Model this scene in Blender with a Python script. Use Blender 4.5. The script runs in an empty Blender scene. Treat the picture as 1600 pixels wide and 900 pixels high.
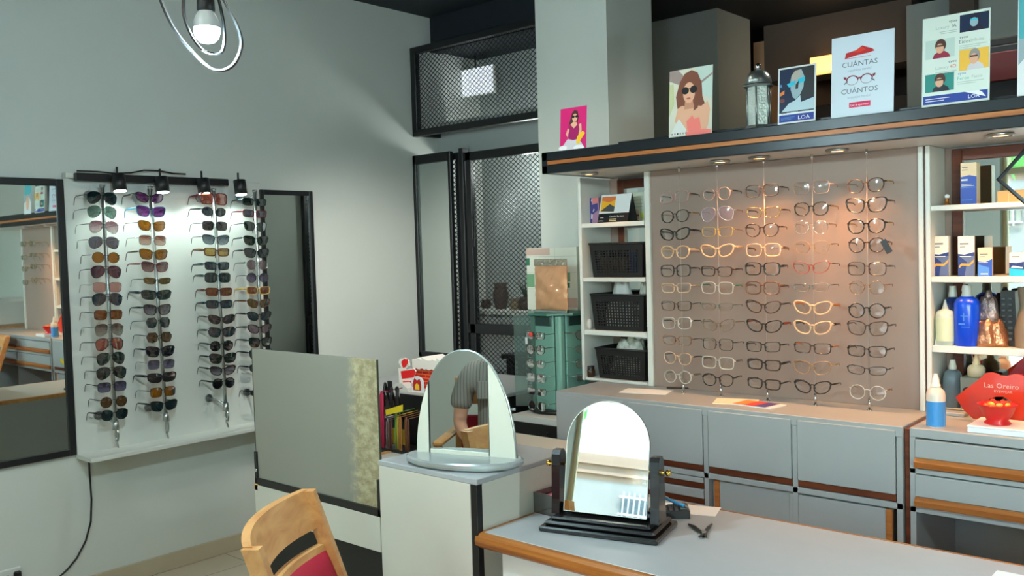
import bpy, math, random
from math import sin, cos, pi, radians, sqrt, tan, atan2
from mathutils import Matrix, Vector
random.seed(7)
SC = bpy.context.scene
COL = SC.collection
# ------------------------------------------------------------ camera
YAW, PIT, ROL, FPX = 0.72171585, -0.04295596, -0.02911941, 1416.7595
_f = Vector((-sin(YAW)*cos(PIT), cos(YAW)*cos(PIT), sin(PIT)))
_r0 = Vector((cos(YAW), sin(YAW), 0)); _u0 = _r0.cross(_f)
_r = cos(ROL)*_r0 + sin(ROL)*_u0
_u = -sin(ROL)*_r0 + cos(ROL)*_u0
CAMP = Vector((0, 0, 1.55))
cam = bpy.data.cameras.new('camera'); cam.sensor_width = 36; cam.lens = FPX/1600*36; cam.clip_start = .05
co = bpy.data.objects.new('camera', cam); COL.objects.link(co)
co.matrix_world = Matrix(((_r.x, _u.x, -_f.x, 0), (_r.y, _u.y, -_f.y, 0), (_r.z, _u.z, -_f.z, 1.55), (0, 0, 0, 1)))
SC.camera = co
def on(ax, c, x, y):
    """world point where the line of sight of photo pixel x, y meets the plane axis = c"""
    d = _f*FPX + _r*(x-800) - _u*(y-450)
    t = (c-CAMP[ax])/d[ax]
    return CAMP + d*t
def at(d, x, y):
    return CAMP + (_f*FPX + _r*(x-800) - _u*(y-450))*(d/FPX)
# ------------------------------------------------------------ materials
def lin(c):
    return tuple(((v/255)/12.92 if v/255 <= .04045 else ((v/255+.055)/1.055)**2.4) for v in c)
MATS = {}
def mat(name, c, rough=.5, metal=0., spec=.5, bump=0., bscale=60., var=0., vscale=6., emit=None, es=0., coat=0.):
    if name in MATS: return MATS[name]
    m = bpy.data.materials.new(name); m.use_nodes = True; nt = m.node_tree; b = nt.nodes['Principled BSDF']
    L = lin(c)
    b.inputs['Base Color'].default_value = (*L, 1); b.inputs['Roughness'].default_value = rough
    b.inputs['Metallic'].default_value = metal; b.inputs['Specular IOR Level'].default_value = spec
    b.inputs['Coat Weight'].default_value = coat
    if emit:
        b.inputs['Emission Color'].default_value = (*lin(emit), 1); b.inputs['Emission Strength'].default_value = es
    if var or bump:
        tc = nt.nodes.new('ShaderNodeTexCoord')
        if var:
            n = nt.nodes.new('ShaderNodeTexNoise'); n.inputs['Scale'].default_value = vscale; n.inputs['Detail'].default_value = 5
            nt.links.new(tc.outputs['Object'], n.inputs['Vector'])
            r = nt.nodes.new('ShaderNodeValToRGB'); e = r.color_ramp.elements
            e[0].position = .3; e[1].position = .7
            e[0].color = (*[v*(1-var) for v in L], 1); e[1].color = (*[min(1, v*(1+var*.6)) for v in L], 1)
            nt.links.new(n.outputs['Fac'], r.inputs['Fac']); nt.links.new(r.outputs['Color'], b.inputs['Base Color'])
        if bump:
            n = nt.nodes.new('ShaderNodeTexNoise'); n.inputs['Scale'].default_value = bscale; n.inputs['Detail'].default_value = 4
            nt.links.new(tc.outputs['Object'], n.inputs['Vector'])
            bp = nt.nodes.new('ShaderNodeBump'); bp.inputs['Strength'].default_value = bump; bp.inputs['Distance'].default_value = .004
            nt.links.new(n.outputs['Fac'], bp.inputs['Height']); nt.links.new(bp.outputs['Normal'], b.inputs['Normal'])
    MATS[name] = m; return m
def wood(name, c1, c2, stretch=(3, 40, 40), rough=.42):
    if name in MATS: return MATS[name]
    m = mat(name, c1, rough); nt = m.node_tree; b = nt.nodes['Principled BSDF']
    tc = nt.nodes.new('ShaderNodeTexCoord'); mp = nt.nodes.new('ShaderNodeMapping'); mp.inputs['Scale'].default_value = stretch
    n = nt.nodes.new('ShaderNodeTexNoise'); n.inputs['Scale'].default_value = 1.; n.inputs['Detail'].default_value = 6; n.inputs['Distortion'].default_value = .6
    r = nt.nodes.new('ShaderNodeValToRGB'); e = r.color_ramp.elements
    e[0].position = .32; e[1].position = .68; e[0].color = (*lin(c2), 1); e[1].color = (*lin(c1), 1)
    nt.links.new(tc.outputs['Object'], mp.inputs['Vector']); nt.links.new(mp.outputs['Vector'], n.inputs['Vector'])
    nt.links.new(n.outputs['Fac'], r.inputs['Fac']); nt.links.new(r.outputs['Color'], b.inputs['Base Color'])
    return m
def lens(name, c, glossy=.12, diff=0., grad=None, tint2=None):
    """thin tinted pane: see-through colour, a little body colour and a sheen"""
    if name in MATS: return MATS[name]
    m = bpy.data.materials.new(name); m.use_nodes = True; nt = m.node_tree; nt.nodes.clear()
    o = nt.nodes.new('ShaderNodeOutputMaterial'); t = nt.nodes.new('ShaderNodeBsdfTransparent'); g = nt.nodes.new('ShaderNodeBsdfGlossy')
    d = nt.nodes.new('ShaderNodeBsdfDiffuse'); m1 = nt.nodes.new('ShaderNodeMixShader'); m2 = nt.nodes.new('ShaderNodeMixShader')
    fr = nt.nodes.new('ShaderNodeFresnel'); fr.inputs['IOR'].default_value = 1.5
    L = lin(c); t.inputs['Color'].default_value = (*L, 1); d.inputs['Color'].default_value = (*lin(tint2 or c), 1)
    g.inputs['Roughness'].default_value = .06; g.inputs['Color'].default_value = (1, 1, 1, 1)
    if grad:
        tc = nt.nodes.new('ShaderNodeTexCoord'); sx = nt.nodes.new('ShaderNodeSeparateXYZ'); r = nt.nodes.new('ShaderNodeValToRGB')
        e = r.color_ramp.elements; e[0].position = .1; e[1].position = .8; e[0].color = (*lin(grad), 1); e[1].color = (*L, 1)
        nt.links.new(tc.outputs['Generated'], sx.inputs[0]); nt.links.new(sx.outputs[2], r.inputs['Fac'])
        nt.links.new(r.outputs['Color'], t.inputs['Color']); nt.links.new(r.outputs['Color'], d.inputs['Color'])
    ad = nt.nodes.new('ShaderNodeMath'); ad.operation = 'ADD'; ad.use_clamp = True; ad.inputs[1].default_value = glossy
    nt.links.new(fr.outputs[0], ad.inputs[0])
    m1.inputs[0].default_value = diff; nt.links.new(t.outputs[0], m1.inputs[1]); nt.links.new(d.outputs[0], m1.inputs[2])
    nt.links.new(ad.outputs[0], m2.inputs[0]); nt.links.new(m1.outputs[0], m2.inputs[1]); nt.links.new(g.outputs[0], m2.inputs[2])
    nt.links.new(m2.outputs[0], o.inputs['Surface'])
    MATS[name] = m; return m
# ------------------------------------------------------------ mesh builder
class MB:
    def __init__(s, X=None):
        s.v = []; s.f = []; s.m = []; s.s = []; s.X = X or Matrix.Identity(4)
    def add(s, vs, fs, mi=0, smooth=False):
        n = len(s.v); s.v += [s.X @ Vector(v) for v in vs]
        for f in fs:
            s.f.append([i+n for i in f]); s.m.append(mi); s.s.append(smooth)
        return s
    def box(s, x0, x1, y0, y1, z0, z1, b=0., mi=0):
        if x0 > x1: x0, x1 = x1, x0
        if y0 > y1: y0, y1 = y1, y0
        if z0 > z1: z0, z1 = z1, z0
        if not b:
            vs = [(x, y, z) for x in (x0, x1) for y in (y0, y1) for z in (z0, z1)]
            return s.add(vs, [(0, 1, 3, 2), (4, 6, 7, 5), (0, 4, 5, 1), (2, 3, 7, 6), (0, 2, 6, 4), (1, 5, 7, 3)], mi)
        b = min(b, (x1-x0)*.49, (y1-y0)*.49, (z1-z0)*.49)
        vs = []; ix = {}
        lo = (x0, y0, z0); hi = (x1, y1, z1)
        for c in [(i, j, k) for i in (0, 1) for j in (0, 1) for k in (0, 1)]:
            for a in range(3):
                p = []
                for q in range(3):
                    e = hi[q] if c[q] else lo[q]
                    if q != a: e += -b if c[q] else b
                    p.append(e)
                ix[c, a] = len(vs); vs.append(tuple(p))
        fs = []
        for a in range(3):
            o = [q for q in range(3) if q != a]
            for sd in (0, 1):
                q = []
                for (i, j) in ((0, 0), (1, 0), (1, 1), (0, 1)):
                    c = [0, 0, 0]; c[a] = sd; c[o[0]] = i; c[o[1]] = j; q.append(ix[tuple(c), a])
                fs.append(q)
        for a in range(3):
            o = [q for q in range(3) if q != a]
            for i in (0, 1):
                for j in (0, 1):
                    c0 = [0, 0, 0]; c0[o[0]] = i; c0[o[1]] = j; c1 = list(c0); c1[a] = 1
                    fs.append([ix[tuple(c0), o[0]], ix[tuple(c1), o[0]], ix[tuple(c1), o[1]], ix[tuple(c0), o[1]]])
        for c in [(i, j, k) for i in (0, 1) for j in (0, 1) for k in (0, 1)]:
            fs.append([ix[c, 0], ix[c, 1], ix[c, 2]])
        return s.add(vs, fs, mi)
    def tube(s, pts, r, n=8, mi=0, closed=False, smooth=True, flat=None):
        pts = [Vector(p) for p in pts]; N = len(pts); rs = r if isinstance(r, (list, tuple)) else [r]*N
        T = []
        for i in range(N):
            a = pts[i-1] if (i or closed) else pts[i]; b = pts[(i+1) % N] if (i < N-1 or closed) else pts[i]
            t = (b-a); T.append(t.normalized() if t.length > 1e-9 else Vector((0, 0, 1)))
        up = Vector((0, 0, 1)) if abs(T[0].z) < .9 else Vector((1, 0, 0))
        if flat: up = Vector(flat)
        nrm = (up - T[0]*up.dot(T[0])).normalized(); vs = []
        for i in range(N):
            nrm = (nrm - T[i]*nrm.dot(T[i])).normalized() if not flat else (up - T[i]*up.dot(T[i])).normalized()
            bi = T[i].cross(nrm)
            for k in range(n):
                a = 2*pi*(k+.5)/n
                rr = rs[i]; ra, rb = rr if isinstance(rr, (tuple, list)) else (rr, rr)
                vs.append(pts[i] + nrm*cos(a)*ra + bi*sin(a)*rb)
        fs = []
        M = N if closed else N-1
        for i in range(M):
            for k in range(n):
                a, b = i*n+k, i*n+(k+1) % n; c, d = ((i+1) % N)*n+(k+1) % n, ((i+1) % N)*n+k
                fs.append((a, b, c, d))
        if not closed: fs += [tuple(range(n-1, -1, -1)), tuple(range((N-1)*n, N*n))]
        return s.add(vs, fs, mi, smooth and n > 4)
    def cyl(s, p0, p1, r0, r1=None, n=20, mi=0):
        s.tube([p0, p1], [r0, r0 if r1 is None else r1], n, mi, smooth=False)
        for i in range(len(s.f)-n-2, len(s.f)-2): s.s[i] = True
        return s
    def lathe(s, c, prof, n=24, mi=0, axis=2, ang=2*pi):
        c = Vector(c); vs = []; N = len(prof)
        for r, h in prof:
            for k in range(n):
                a = 2*pi*k/n
                p = [r*cos(a), r*sin(a), h]
                if axis == 1: p = [r*cos(a), h, -r*sin(a)]
                if axis == 0: p = [h, r*cos(a), r*sin(a)]
                vs.append(c+Vector(p))
        fs = []
        for i in range(N-1):
            for k in range(n): fs.append((i*n+k, i*n+(k+1) % n, (i+1)*n+(k+1) % n, (i+1)*n+k))
        st = len(s.f); s.add(vs, fs, mi, True)
        s.add([vs[k] for k in range(n)], [tuple(range(n-1, -1, -1))], mi)
        s.add([vs[(N-1)*n+k] for k in range(n)], [tuple(range(n))], mi)
        return s
    def prism(s, poly, d0, d1, plane='xz', mi=0, smooth=False):
        """outline extruded from d0 to d1 along the axis left over"""
        n = len(poly)
        def P(p, d): return {'xz': (p[0], d, p[1]), 'xy': (p[0], p[1], d), 'yz': (d, p[0], p[1])}[plane]
        vs = [P(p, d0) for p in poly]+[P(p, d1) for p in poly]
        s.add(vs, [tuple(range(n)), tuple(range(2*n-1, n-1, -1))], mi)
        s.add(vs, [(i, i+n, (i+1) % n+n, (i+1) % n) for i in range(n)], mi, smooth)
        return s
    def poly(s, pts, y, mi=0):
        """flat print on a front at depth y, facing -Y"""
        return s.add([(p[0], y, p[1]) for p in pts], [tuple(range(len(pts)))], mi)
    def rect(s, x0, x1, z0, z1, y, mi=0): return s.poly([(x0, z0), (x1, z0), (x1, z1), (x0, z1)], y, mi)
    def ell(s, cx, cz, a, b, y, mi=0, n=20, rot=0.):
        c, q = cos(rot), sin(rot)
        return s.poly([(cx+a*cos(t)*c-b*sin(t)*q, cz+a*cos(t)*q+b*sin(t)*c) for t in [2*pi*k/n for k in range(n)]], y, mi)
    def sphere(s, c, r, n=16, m=10, mi=0):
        c = Vector(c); rx, ry, rz = r if isinstance(r, (tuple, list)) else (r, r, r)
        vs = [c+Vector((0, 0, rz))]
        for i in range(1, m):
            a = pi*i/m
            for k in range(n): vs.append(c+Vector((rx*sin(a)*cos(2*pi*k/n), ry*sin(a)*sin(2*pi*k/n), rz*cos(a))))
        vs.append(c-Vector((0, 0, rz))); fs = [(0, 1+k, 1+(k+1) % n) for k in range(n)]
        for i in range(m-2):
            for k in range(n): fs.append((1+i*n+k, 1+(i+1)*n+k, 1+(i+1)*n+(k+1) % n, 1+i*n+(k+1) % n))
        e = len(vs)-1
        fs += [(e, e-n+(k+1) % n, e-n+k) for k in range(n)]
        return s.add(vs, fs, mi, True)
    def text(s, body, size, x, z, y, mi=0, align='LEFT', sx=1.):
        cu = bpy.data.curves.new('lettering', 'FONT'); cu.body = body; cu.size = size; cu.align_x = align; cu.resolution_u = 2
        ob = bpy.data.objects.new('lettering', cu); COL.objects.link(ob)
        dg = bpy.context.evaluated_depsgraph_get(); me = ob.evaluated_get(dg).to_mesh()
        vs = [(x+v.co.x*sx, y, z+v.co.y) for v in me.vertices]; fs = [tuple(p.vertices) for p in me.polygons]
        ob.evaluated_get(dg).to_mesh_clear(); bpy.data.objects.remove(ob); bpy.data.curves.remove(cu)
        return s.add(vs, fs, mi)
    def mesh(s, name, mats, inv=None):
        me = bpy.data.meshes.new(name)
        me.from_pydata([tuple((inv @ v) if inv else v) for v in s.v], [], s.f)
        for m in (mats if isinstance(mats, (list, tuple)) else [mats]): me.materials.append(m)
        me.polygons.foreach_set('material_index', s.m); me.polygons.foreach_set('use_smooth', s.s)
        me.update(); return me
    def build(s, name, mats, parent=None, label=None):
        if parent is not None:
            W = WM[parent.name]; o = bpy.data.objects.new(name, s.mesh(name, mats, W.inverted())); o.parent = parent; WM[o.name] = W
        else:
            lo = [min(v[i] for v in s.v) for i in range(3)]; hi = [max(v[i] for v in s.v) for i in range(3)]
            W = Matrix.Translation(((lo[0]+hi[0])/2, (lo[1]+hi[1])/2, lo[2]))
            o = bpy.data.objects.new(name, s.mesh(name, mats, W.inverted())); o.matrix_world = W; WM[o.name] = W
        COL.objects.link(o)
        if label: o['label'] = label
        return o
WM = {}
def thing(name, label, cat, loc=(0, 0, 0), rz=0., group=None, M=None):
    o = bpy.data.objects.new(name, None); COL.objects.link(o); o.empty_display_size = .05
    W = M if M is not None else Matrix.Translation(loc) @ Matrix.Rotation(rz, 4, 'Z')
    o.matrix_world = W; WM[o.name] = W.copy(); o['label'] = label; o['category'] = cat
    if group: o['group'] = group
    return o
def tag(o, label, cat, group=None):
    o['label'] = label; o['category'] = cat
    if group: o['group'] = group
    return o
def struct(o): o['kind'] = 'structure'; return o
def lbox(name, m, parent, x0, x1, y0, y1, z0, z1, b=.0015, X=None):
    return MB(X).box(x0, x1, y0, y1, z0, z1, b).build(name, m, parent)
def light(kind, name, loc, power, color=(1, 1, 1), size=.03, rot=None, spot=None, blend=.5):
    l = bpy.data.lights.new(name, kind); l.energy = power; l.color = color
    if kind in ('POINT', 'SPOT'): l.shadow_soft_size = size
    if kind == 'SPOT': l.spot_size = spot; l.spot_blend = blend
    if kind == 'SUN': l.angle = size
    o = bpy.data.objects.new(name, l); COL.objects.link(o); o.location = loc
    if rot: o.rotation_euler = rot
    return o
# ------------------------------------------------------------ palette
M_WALL = mat('painted_plaster', (206, 209, 202), .75, bump=.12, bscale=35, var=.03, vscale=2)
M_WALLG = mat('grey_painted_plaster', (172, 178, 176), .75, bump=.1, bscale=35)
M_CEIL = mat('black_ceiling_paint', (15, 24, 33), .7)
M_TAN = mat('tan_plaster', (190, 150, 118), .8, bump=.1)
M_BROWNW = mat('brown_grey_plaster', (98, 84, 76), .8, bump=.1)
M_WHITE = mat('white_laminate', (216, 217, 210), .38, var=.02)
M_PLINTH = mat('warm_white_laminate', (198, 193, 180), .4, var=.02)
M_GREYL = mat('grey_laminate', (157, 159, 158), .42, var=.02)
M_GREYD = mat('grey_desk_laminate', (162, 164, 165), .33, var=.03, vscale=9)
M_PANEL = mat('beige_grey_laminate', (147, 127, 117), .5)
M_BLACK = mat('black_painted_metal', (18, 20, 22), .42)
M_BLKL = mat('black_lacquer', (14, 14, 15), .22, coat=.4)
M_BLKP = mat('black_plastic', (20, 19, 19), .45)
M_NAVY = mat('dark_navy_laminate', (13, 19, 25), .32)
M_OAKR = wood('orange_oak', (186, 118, 60), (150, 84, 36), (2, 40, 40))
M_REDW = wood('red_brown_wood', (112, 54, 28), (74, 30, 14), (3, 30, 30))
M_OAKE = wood('edge_oak', (178, 112, 50), (132, 72, 26), (3, 50, 50), .3)
M_BEECH = wood('beech_wood', (214, 160, 100), (188, 128, 72), (8, 30, 30), .4)
M_MIRROR = mat('mirror_glass', (225, 232, 228), .015, 1.)
M_STEEL = mat('brushed_steel', (178, 182, 180), .3, 1.)
M_CHROME = mat('chrome', (215, 218, 220), .12, 1.)
M_SILVER = mat('silver_plastic', (186, 192, 192), .22, .55)
M_GOLD = mat('brass_metal', (222, 178, 90), .2, 1.)
M_CARD = mat('white_card', (222, 226, 228), .4)
M_PAPER = mat('paper', (226, 226, 220), .7)
# ============================================================ THE SETTING
def tiles(name, c, grout, size):
    m = mat(name, c, .3); nt = m.node_tree; b = nt.nodes['Principled BSDF']
    tc = nt.nodes.new('ShaderNodeTexCoord'); br = nt.nodes.new('ShaderNodeTexBrick')
    br.offset = 0; br.inputs['Color1'].default_value = (*lin(c), 1); br.inputs['Color2'].default_value = (*lin([v*.95 for v in c]), 1)
    br.inputs['Mortar'].default_value = (*lin(grout), 1); br.inputs['Scale'].default_value = 1
    br.inputs['Brick Width'].default_value = size; br.inputs['Row Height'].default_value = size; br.inputs['Mortar Size'].default_value = .004
    nt.links.new(tc.outputs['Object'], br.inputs['Vector']); nt.links.new(br.outputs['Color'], b.inputs['Base Color'])
    return m
M_TILE = tiles('beige_floor_tile', (204, 190, 166), (150, 136, 112), .4)
XL, ZC, YF, XR, YR = -4.265, 3.05, -2.6, 5.0, 7.6
struct(MB().box(XL-.2, XR+.2, YF-.2, YR+.2, -.1, 0).build('floor', M_TILE))
struct(MB().box(XL-.2, XR+.2, YF-.2, YR+.2, ZC, ZC+.12).build('ceiling', M_CEIL))
struct(MB().box(XL-.2, XL, YF-.2, YR+.2, 0, ZC).build('wall_left', M_WALL))
struct(MB().box(XR, XR+.2, YF-.2, YR+.2, 0, ZC).build('wall_right', M_WALL))
struct(MB().box(XL, XR, YR, YR+.2, 0, ZC).build('wall_rear', M_BROWNW))
# street front with a wide window and a glazed door
wf = MB()
WX0, WX1, WZ0, WZ1 = -2.2, 4.7, .12, 2.62
wf.box(XL, WX0, YF-.2, YF, 0, ZC).box(WX1, XR, YF-.2, YF, 0, ZC).box(WX0, WX1, YF-.2, YF, 0, WZ0).box(WX0, WX1, YF-.2, YF, WZ1, ZC)
struct(wf.build('wall_front', M_WALL))
w1 = struct(MB().box(WX0, WX1, YF-.13, YF-.122, WZ0, WZ1).build('window_1', lens('window_glass', (244, 250, 248), .0)))
fr = MB()
M_WINF = mat('tan_window_frame', (176, 152, 106), .45)
for x in (WX0, -1.2, -.45, .6, 1.7, 2.8, WX1): fr.box(x-.035, x+.035, YF-.17, YF-.08, WZ0, WZ1, .004)
for z in (WZ0, 2.15, WZ1): fr.box(WX0, WX1, YF-.165, YF-.085, z-.03, z+.03, .004)
o = fr.build('window_frame', M_WINF, w1)
# skirting
M_SKIRT = mat('tan_skirting_tile', (186, 172, 146), .4, var=.06)
struct(MB().box(XL, XL+.012, YF, 4.15, 0, .085, .003).build('baseboard_left', M_SKIRT))
# pillars and rear walls
struct(MB().box(-2.975, -2.535, 3.62, 4.02, 0, ZC).build('wall_pillar', M_WALL))
struct(MB().box(-3.43, -2.85, 5.3, 5.75, 0, ZC).build('wall_block', M_WALLG))
struct(MB().box(XL, -3.02, 4.57, 4.67, 0, 2.86).build('wall_niche', M_WALLG))
struct(MB().box(XL, -3.02, 4.15, 4.56, 2.84, 2.9).build('ceiling_niche', M_CEIL))
struct(MB().box(-3.03, -2.95, 4.0, 4.68, 0, ZC).build('wall_light_stop', M_WALLG))  # unseen wall added to stop rear light streaking the left wall
struct(MB().box(XL, -2.96, 4.12, 4.2, 2.83, ZC).build('trim_beam', M_CEIL))
struct(MB().box(XL, -3.03, 4.15, 4.25, 2.165, 2.38).build('trim_lintel', M_WALLG))
struct(MB().box(-2.87, -1.88, 6.0, 6.25, 2.66, ZC).build('wall_bulkhead', M_BROWNW))
struct(MB().box(-2.95, -2.87, 6.0, 7.6, 1.0, 2.95).build('wall_rear_left', M_TAN))
struct(MB().box(-1.88, -1.62, 5.9, 6.2, 0, 2.98).build('wall_rear_block', M_WALLG))
struct(MB().box(-1.55, -1.42, 5.6, 5.8, 0, ZC).build('trim_post', M_BROWNW))
struct(MB().box(-1.42, XR, 5.7, 5.8, 0, ZC).build('wall_rear_right', M_WALLG))
# ============================================================ EXPANDED METAL GATE
def grille(x0, x1, z0, z1, y, name, parent, cw=.036, ch=.056, w=.0026):
    mb = MB(); n = max(2, round((x1-x0)/cw)); cw = (x1-x0)/n; m = max(2, round((z1-z0)/(ch/2))); h = (z1-z0)/m
    for i in range(n):
        c = x0+cw*(i+.5)
        for sgn in (-1, 1):
            p = []
            for k in range(m+1):
                q = sgn*(1 if k % 2 else -1)
                p.append((c+q*cw/2*.96, y, z0+k*h))
            # strand drawn as a flat ribbon so that every cell reads as a diamond
            vs = []
            for (a, b, c_) in p: vs += [(a-w, b-.0015, c_), (a+w, b-.0015, c_), (a+w, b+.0015, c_), (a-w, b+.0015, c_)]
            fs = []
            for k in range(m):
                for e in range(4): fs.append((k*4+e, k*4+(e+1) % 4, k*4+4+(e+1) % 4, k*4+4+e))
            if sgn == 1 or True: mb.add(vs, fs)
    o = mb.build(name, M_BLACK, parent)
    return o
GY = 3.95
t = thing('transom_grille', 'black framed expanded metal grille panel above the gate, beside the pillar', 'grille', (-3.6, GY, 2.28))
f = MB(); X0, X1 = XL+.005, -2.98
f.box(X0, X1, GY-.02, GY+.02, 2.79, 2.83, .003).box(X0, X1, GY-.02, GY+.02, 2.275, 2.315, .003).box(X0, X0+.045, GY-.02, GY+.02, 2.3, 2.8, .003).box(X1-.04, X1, GY-.02, GY+.02, 2.3, 2.8, .003)
f.build('frame', M_BLACK, t); grille(X0+.04, X1-.035, 2.31, 2.795, GY, 'mesh_panel', t)
for x in (X0+.02, X1-.02): MB().box(x-.015, x+.015, GY, 4.15, 2.28, 2.31, .002).build('bracket', M_BLACK, t)
t = thing('security_gate', 'black steel gate with expanded metal infill, left fold behind the tall mirror', 'gate', (-4.1, GY+.04, 0))
f = MB(); X0, X1 = XL+.005, -3.9; yy = GY+.045
f.box(X0, X0+.03, yy-.015, yy+.015, .02, 2.15, .003).box(X1-.035, X1, yy-.02, yy+.02, 0, 2.15, .003).box(X0, X1, yy-.015, yy+.015, 2.11, 2.15, .003).box(X0, X1, yy-.015, yy+.015, .02, .07, .003)
f.build('frame', M_BLACK, t); grille(X0+.02, X1-.03, .07, 2.11, yy, 'mesh_panel', t)
t = thing('security_gate', 'black steel gate with expanded metal infill and mid rail beside the pillar', 'gate', (-3.4, GY+.03, 0))
f = MB(); X0, X1 = -3.885, -2.99; yy = GY+.03
f.box(X0, X0+.035, yy-.025, yy+.025, 0, 2.17, .003).box(X0+.05, X0+.095, yy-.02, yy+.02, .02, 2.14, .003).box(X1-.04, X1, yy-.02, yy+.02, 0, 2.15, .003)
f.box(X0+.03, X1, yy-.02, yy+.02, 2.09, 2.14, .003).box(X0+.03, X1, yy-.02, yy+.02, .02, .08, .003).box(X0+.03, X1, yy-.02, yy+.02, 1.045, 1.105, .003)
f.build('frame', M_BLACK, t)
grille(X0+.09, X1-.035, 1.1, 2.095, yy, 'mesh_panel', t); grille(X0+.09, X1-.035, .08, 1.05, yy, 'mesh_panel', t)
lk = MB().tube([(X0+.1, yy-.03, 1.75), (X0+.125, yy-.03, 1.75), (X0+.125, yy-.03, 1.45), (X0+.1, yy-.03, 1.45)], .005, 6)
lk.box(X0+.095, X0+.13, yy-.04, yy-.02, 1.57, 1.62, .002); lk.build('latch', M_BLACK, t)
# niche behind the gate: counter, pots, stool, hanging bright panel
t = thing('niche_counter', 'pale counter behind the black mesh gate', 'counter', (-3.6, 4.4, 0))
MB().box(-4.2, -3.05, 4.28, 4.56, 1.13, 1.16, .003).build('worktop', M_WALL, t); MB().box(-4.18, -3.07, 4.3, 4.56, 0, 1.13, .003).build('front_panel', M_WALLG, t)
M_POT = mat('dark_clay', (70, 52, 44), .7, bump=.2); M_POT2 = mat('ochre_clay', (128, 112, 84), .7, bump=.2)
M_LEAF = mat('dark_leaf', (44, 62, 40), .6)
for (px, w, h, mm, lb) in ((760, .035, .06, M_POT, 'small dark pot at left on the counter behind the mesh gate'), (783, .05, .17, M_POT, 'tall dark jar on the counter behind the mesh gate'), (806, .04, .07, M_POT2, 'ochre pot on the counter behind the mesh gate'), (822, .05, .08, M_POT, 'dark pot with a sprig at the right end behind the mesh gate')):
    p = on(1, 4.4, px, 485)
    tt = thing('clay_pot', lb, 'pot', (p.x, 4.4, 1.16), 0, 'pots behind the gate')
    MB().lathe((p.x, 4.4, 1.16), [(w*.7, 0), (w, h*.35), (w*1.02, h*.6), (w*.75, h*.85), (w*.95, h), (w*.8, h), (w*.6, h*.8), (.005, h*.78)], 14).build('pot', mm, tt)
    if px in (822,):
        l = MB()
        for k in range(7):
            a = k*.9; l.tube([(p.x, 4.4, 1.16+h*.8), (p.x+.02*cos(a), 4.4+.02*sin(a), 1.16+h+.04), (p.x+.05*cos(a), 4.4+.05*sin(a), 1.16+h+.05+.01*k)], [.004, .006, .001], 5)
        l.build('sprig', M_LEAF, tt)
t = thing('folding_stool', 'black slatted stool behind the lower mesh of the gate', 'stool', (-3.55, 4.2, 0))
s = MB().box(-3.72, -3.36, 4.1, 4.26, .88, .91, .005); s.build('seat', M_BLKP, t)
for k in range(4):
    x = -3.7+.09*k; MB().box(x, x+.045, 4.13, 4.16, .0, .88, .003).build('slat', M_BLKP, t)
t = thing('glow_panel', 'bright rectangular panel glowing behind the transom grille', 'lamp', (-3.85, 4.4, 2.45))
q = [on(1, 4.4, *p) for p in ((712, 113), (769, 102), (770, 143), (715, 153))]
x0, x1, z0, z1 = q[0].x, q[1].x, q[2].z, q[0].z
MB().box(x0, x1, 4.4, 4.404, z0, z1).build('diffuser', mat('glow_panel_face', (240, 246, 250), .5, emit=(236, 244, 255), es=.9), t)  # bright rectangle drawn as an emissive panel on a rod
MB().box(x0-.008, x1+.008, 4.405, 4.43, z0-.008, z1+.008, .003).build('housing', M_WHITE, t)
MB().tube([((x0+x1)/2, 4.418, z1), ((x0+x1)/2, 4.418, 2.845)], .006, 8).build('rod', M_BLACK, t)
light('POINT', 'niche_fill_light', (-3.6, 4.3, 2.05), 8, (.9, 1, .97), .05)  # unseen fill light added to brighten the niche behind the mesh
# rear lamp, dark things seen above the canopy
t = thing('wall_lamp', 'warm lit wall lamp glowing between the blue and the white poster', 'lamp', (-2.42, 5.99, 2.66))
MB().box(-2.5, -2.34, 5.9, 5.99, 2.655, 2.76, .004).build('lamp_shade', mat('warm_shade', (255, 220, 150), .5, emit=(255, 196, 110), es=1.7), t)
MB().box(-2.47, -2.37, 5.985, 6.0, 2.68, 2.74, .002).build('mount', M_BLACK, t)
light('POINT', 'rear_warm', (-2.3, 5.75, 2.62), 1.6, (1, .72, .45), .06)
t = thing('storage_cabinet', 'dark storage cabinet standing behind the metal lantern in the back room', 'cabinet', (-2.6, 6.5, 0))
MB().box(-2.86, -1.9, 6.3, 6.7, 0, 2.5, .005).build('body', mat('dark_stained_board', (44, 38, 36), .6), t)
MB().box(-2.38, -2.375, 6.295, 6.3, .1, 2.4).build('door_gap', M_BLKP, t)
p = on(1, 6.25, 1208, 118)
tag(MB().box(p.x-.1, p.x+.13, 6.36, 6.5, 2.5, 2.62, .01).build('red_box', mat('red_card', (178, 44, 34), .6)), 'red box on the dark cabinet behind the metal lantern', 'box')
t = thing('equipment_case', 'dark case with a deep red front panel at right behind the tall poster', 'case', (-.75, 4.2, 0))
q0 = on(1, 4.2, 1552, 150); q1 = on(1, 4.2, 1596, 60)
MB().box(q0.x-.12, q1.x+.02, 4.22, 4.5, 1.4, q1.z-.01, .006).build('body', mat('case_black', (24, 28, 34), .5), t)
MB().box(q0.x-.1, q1.x, 4.205, 4.22, q1.z-.16, q1.z-.04, .004).build('front_panel', mat('deep_red', (84, 22, 26), .5), t)
MB().box(q0.x-.1, q1.x-.02, 4.24, 4.45, q1.z-.01, q1.z+.025, .006).build('lid', M_BLKP, t)
MB().box(q0.x-.3, q1.x+.3, 4.15, 4.6, 0, 1.4, .01).build('stand', M_GREYL, t)
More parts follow.
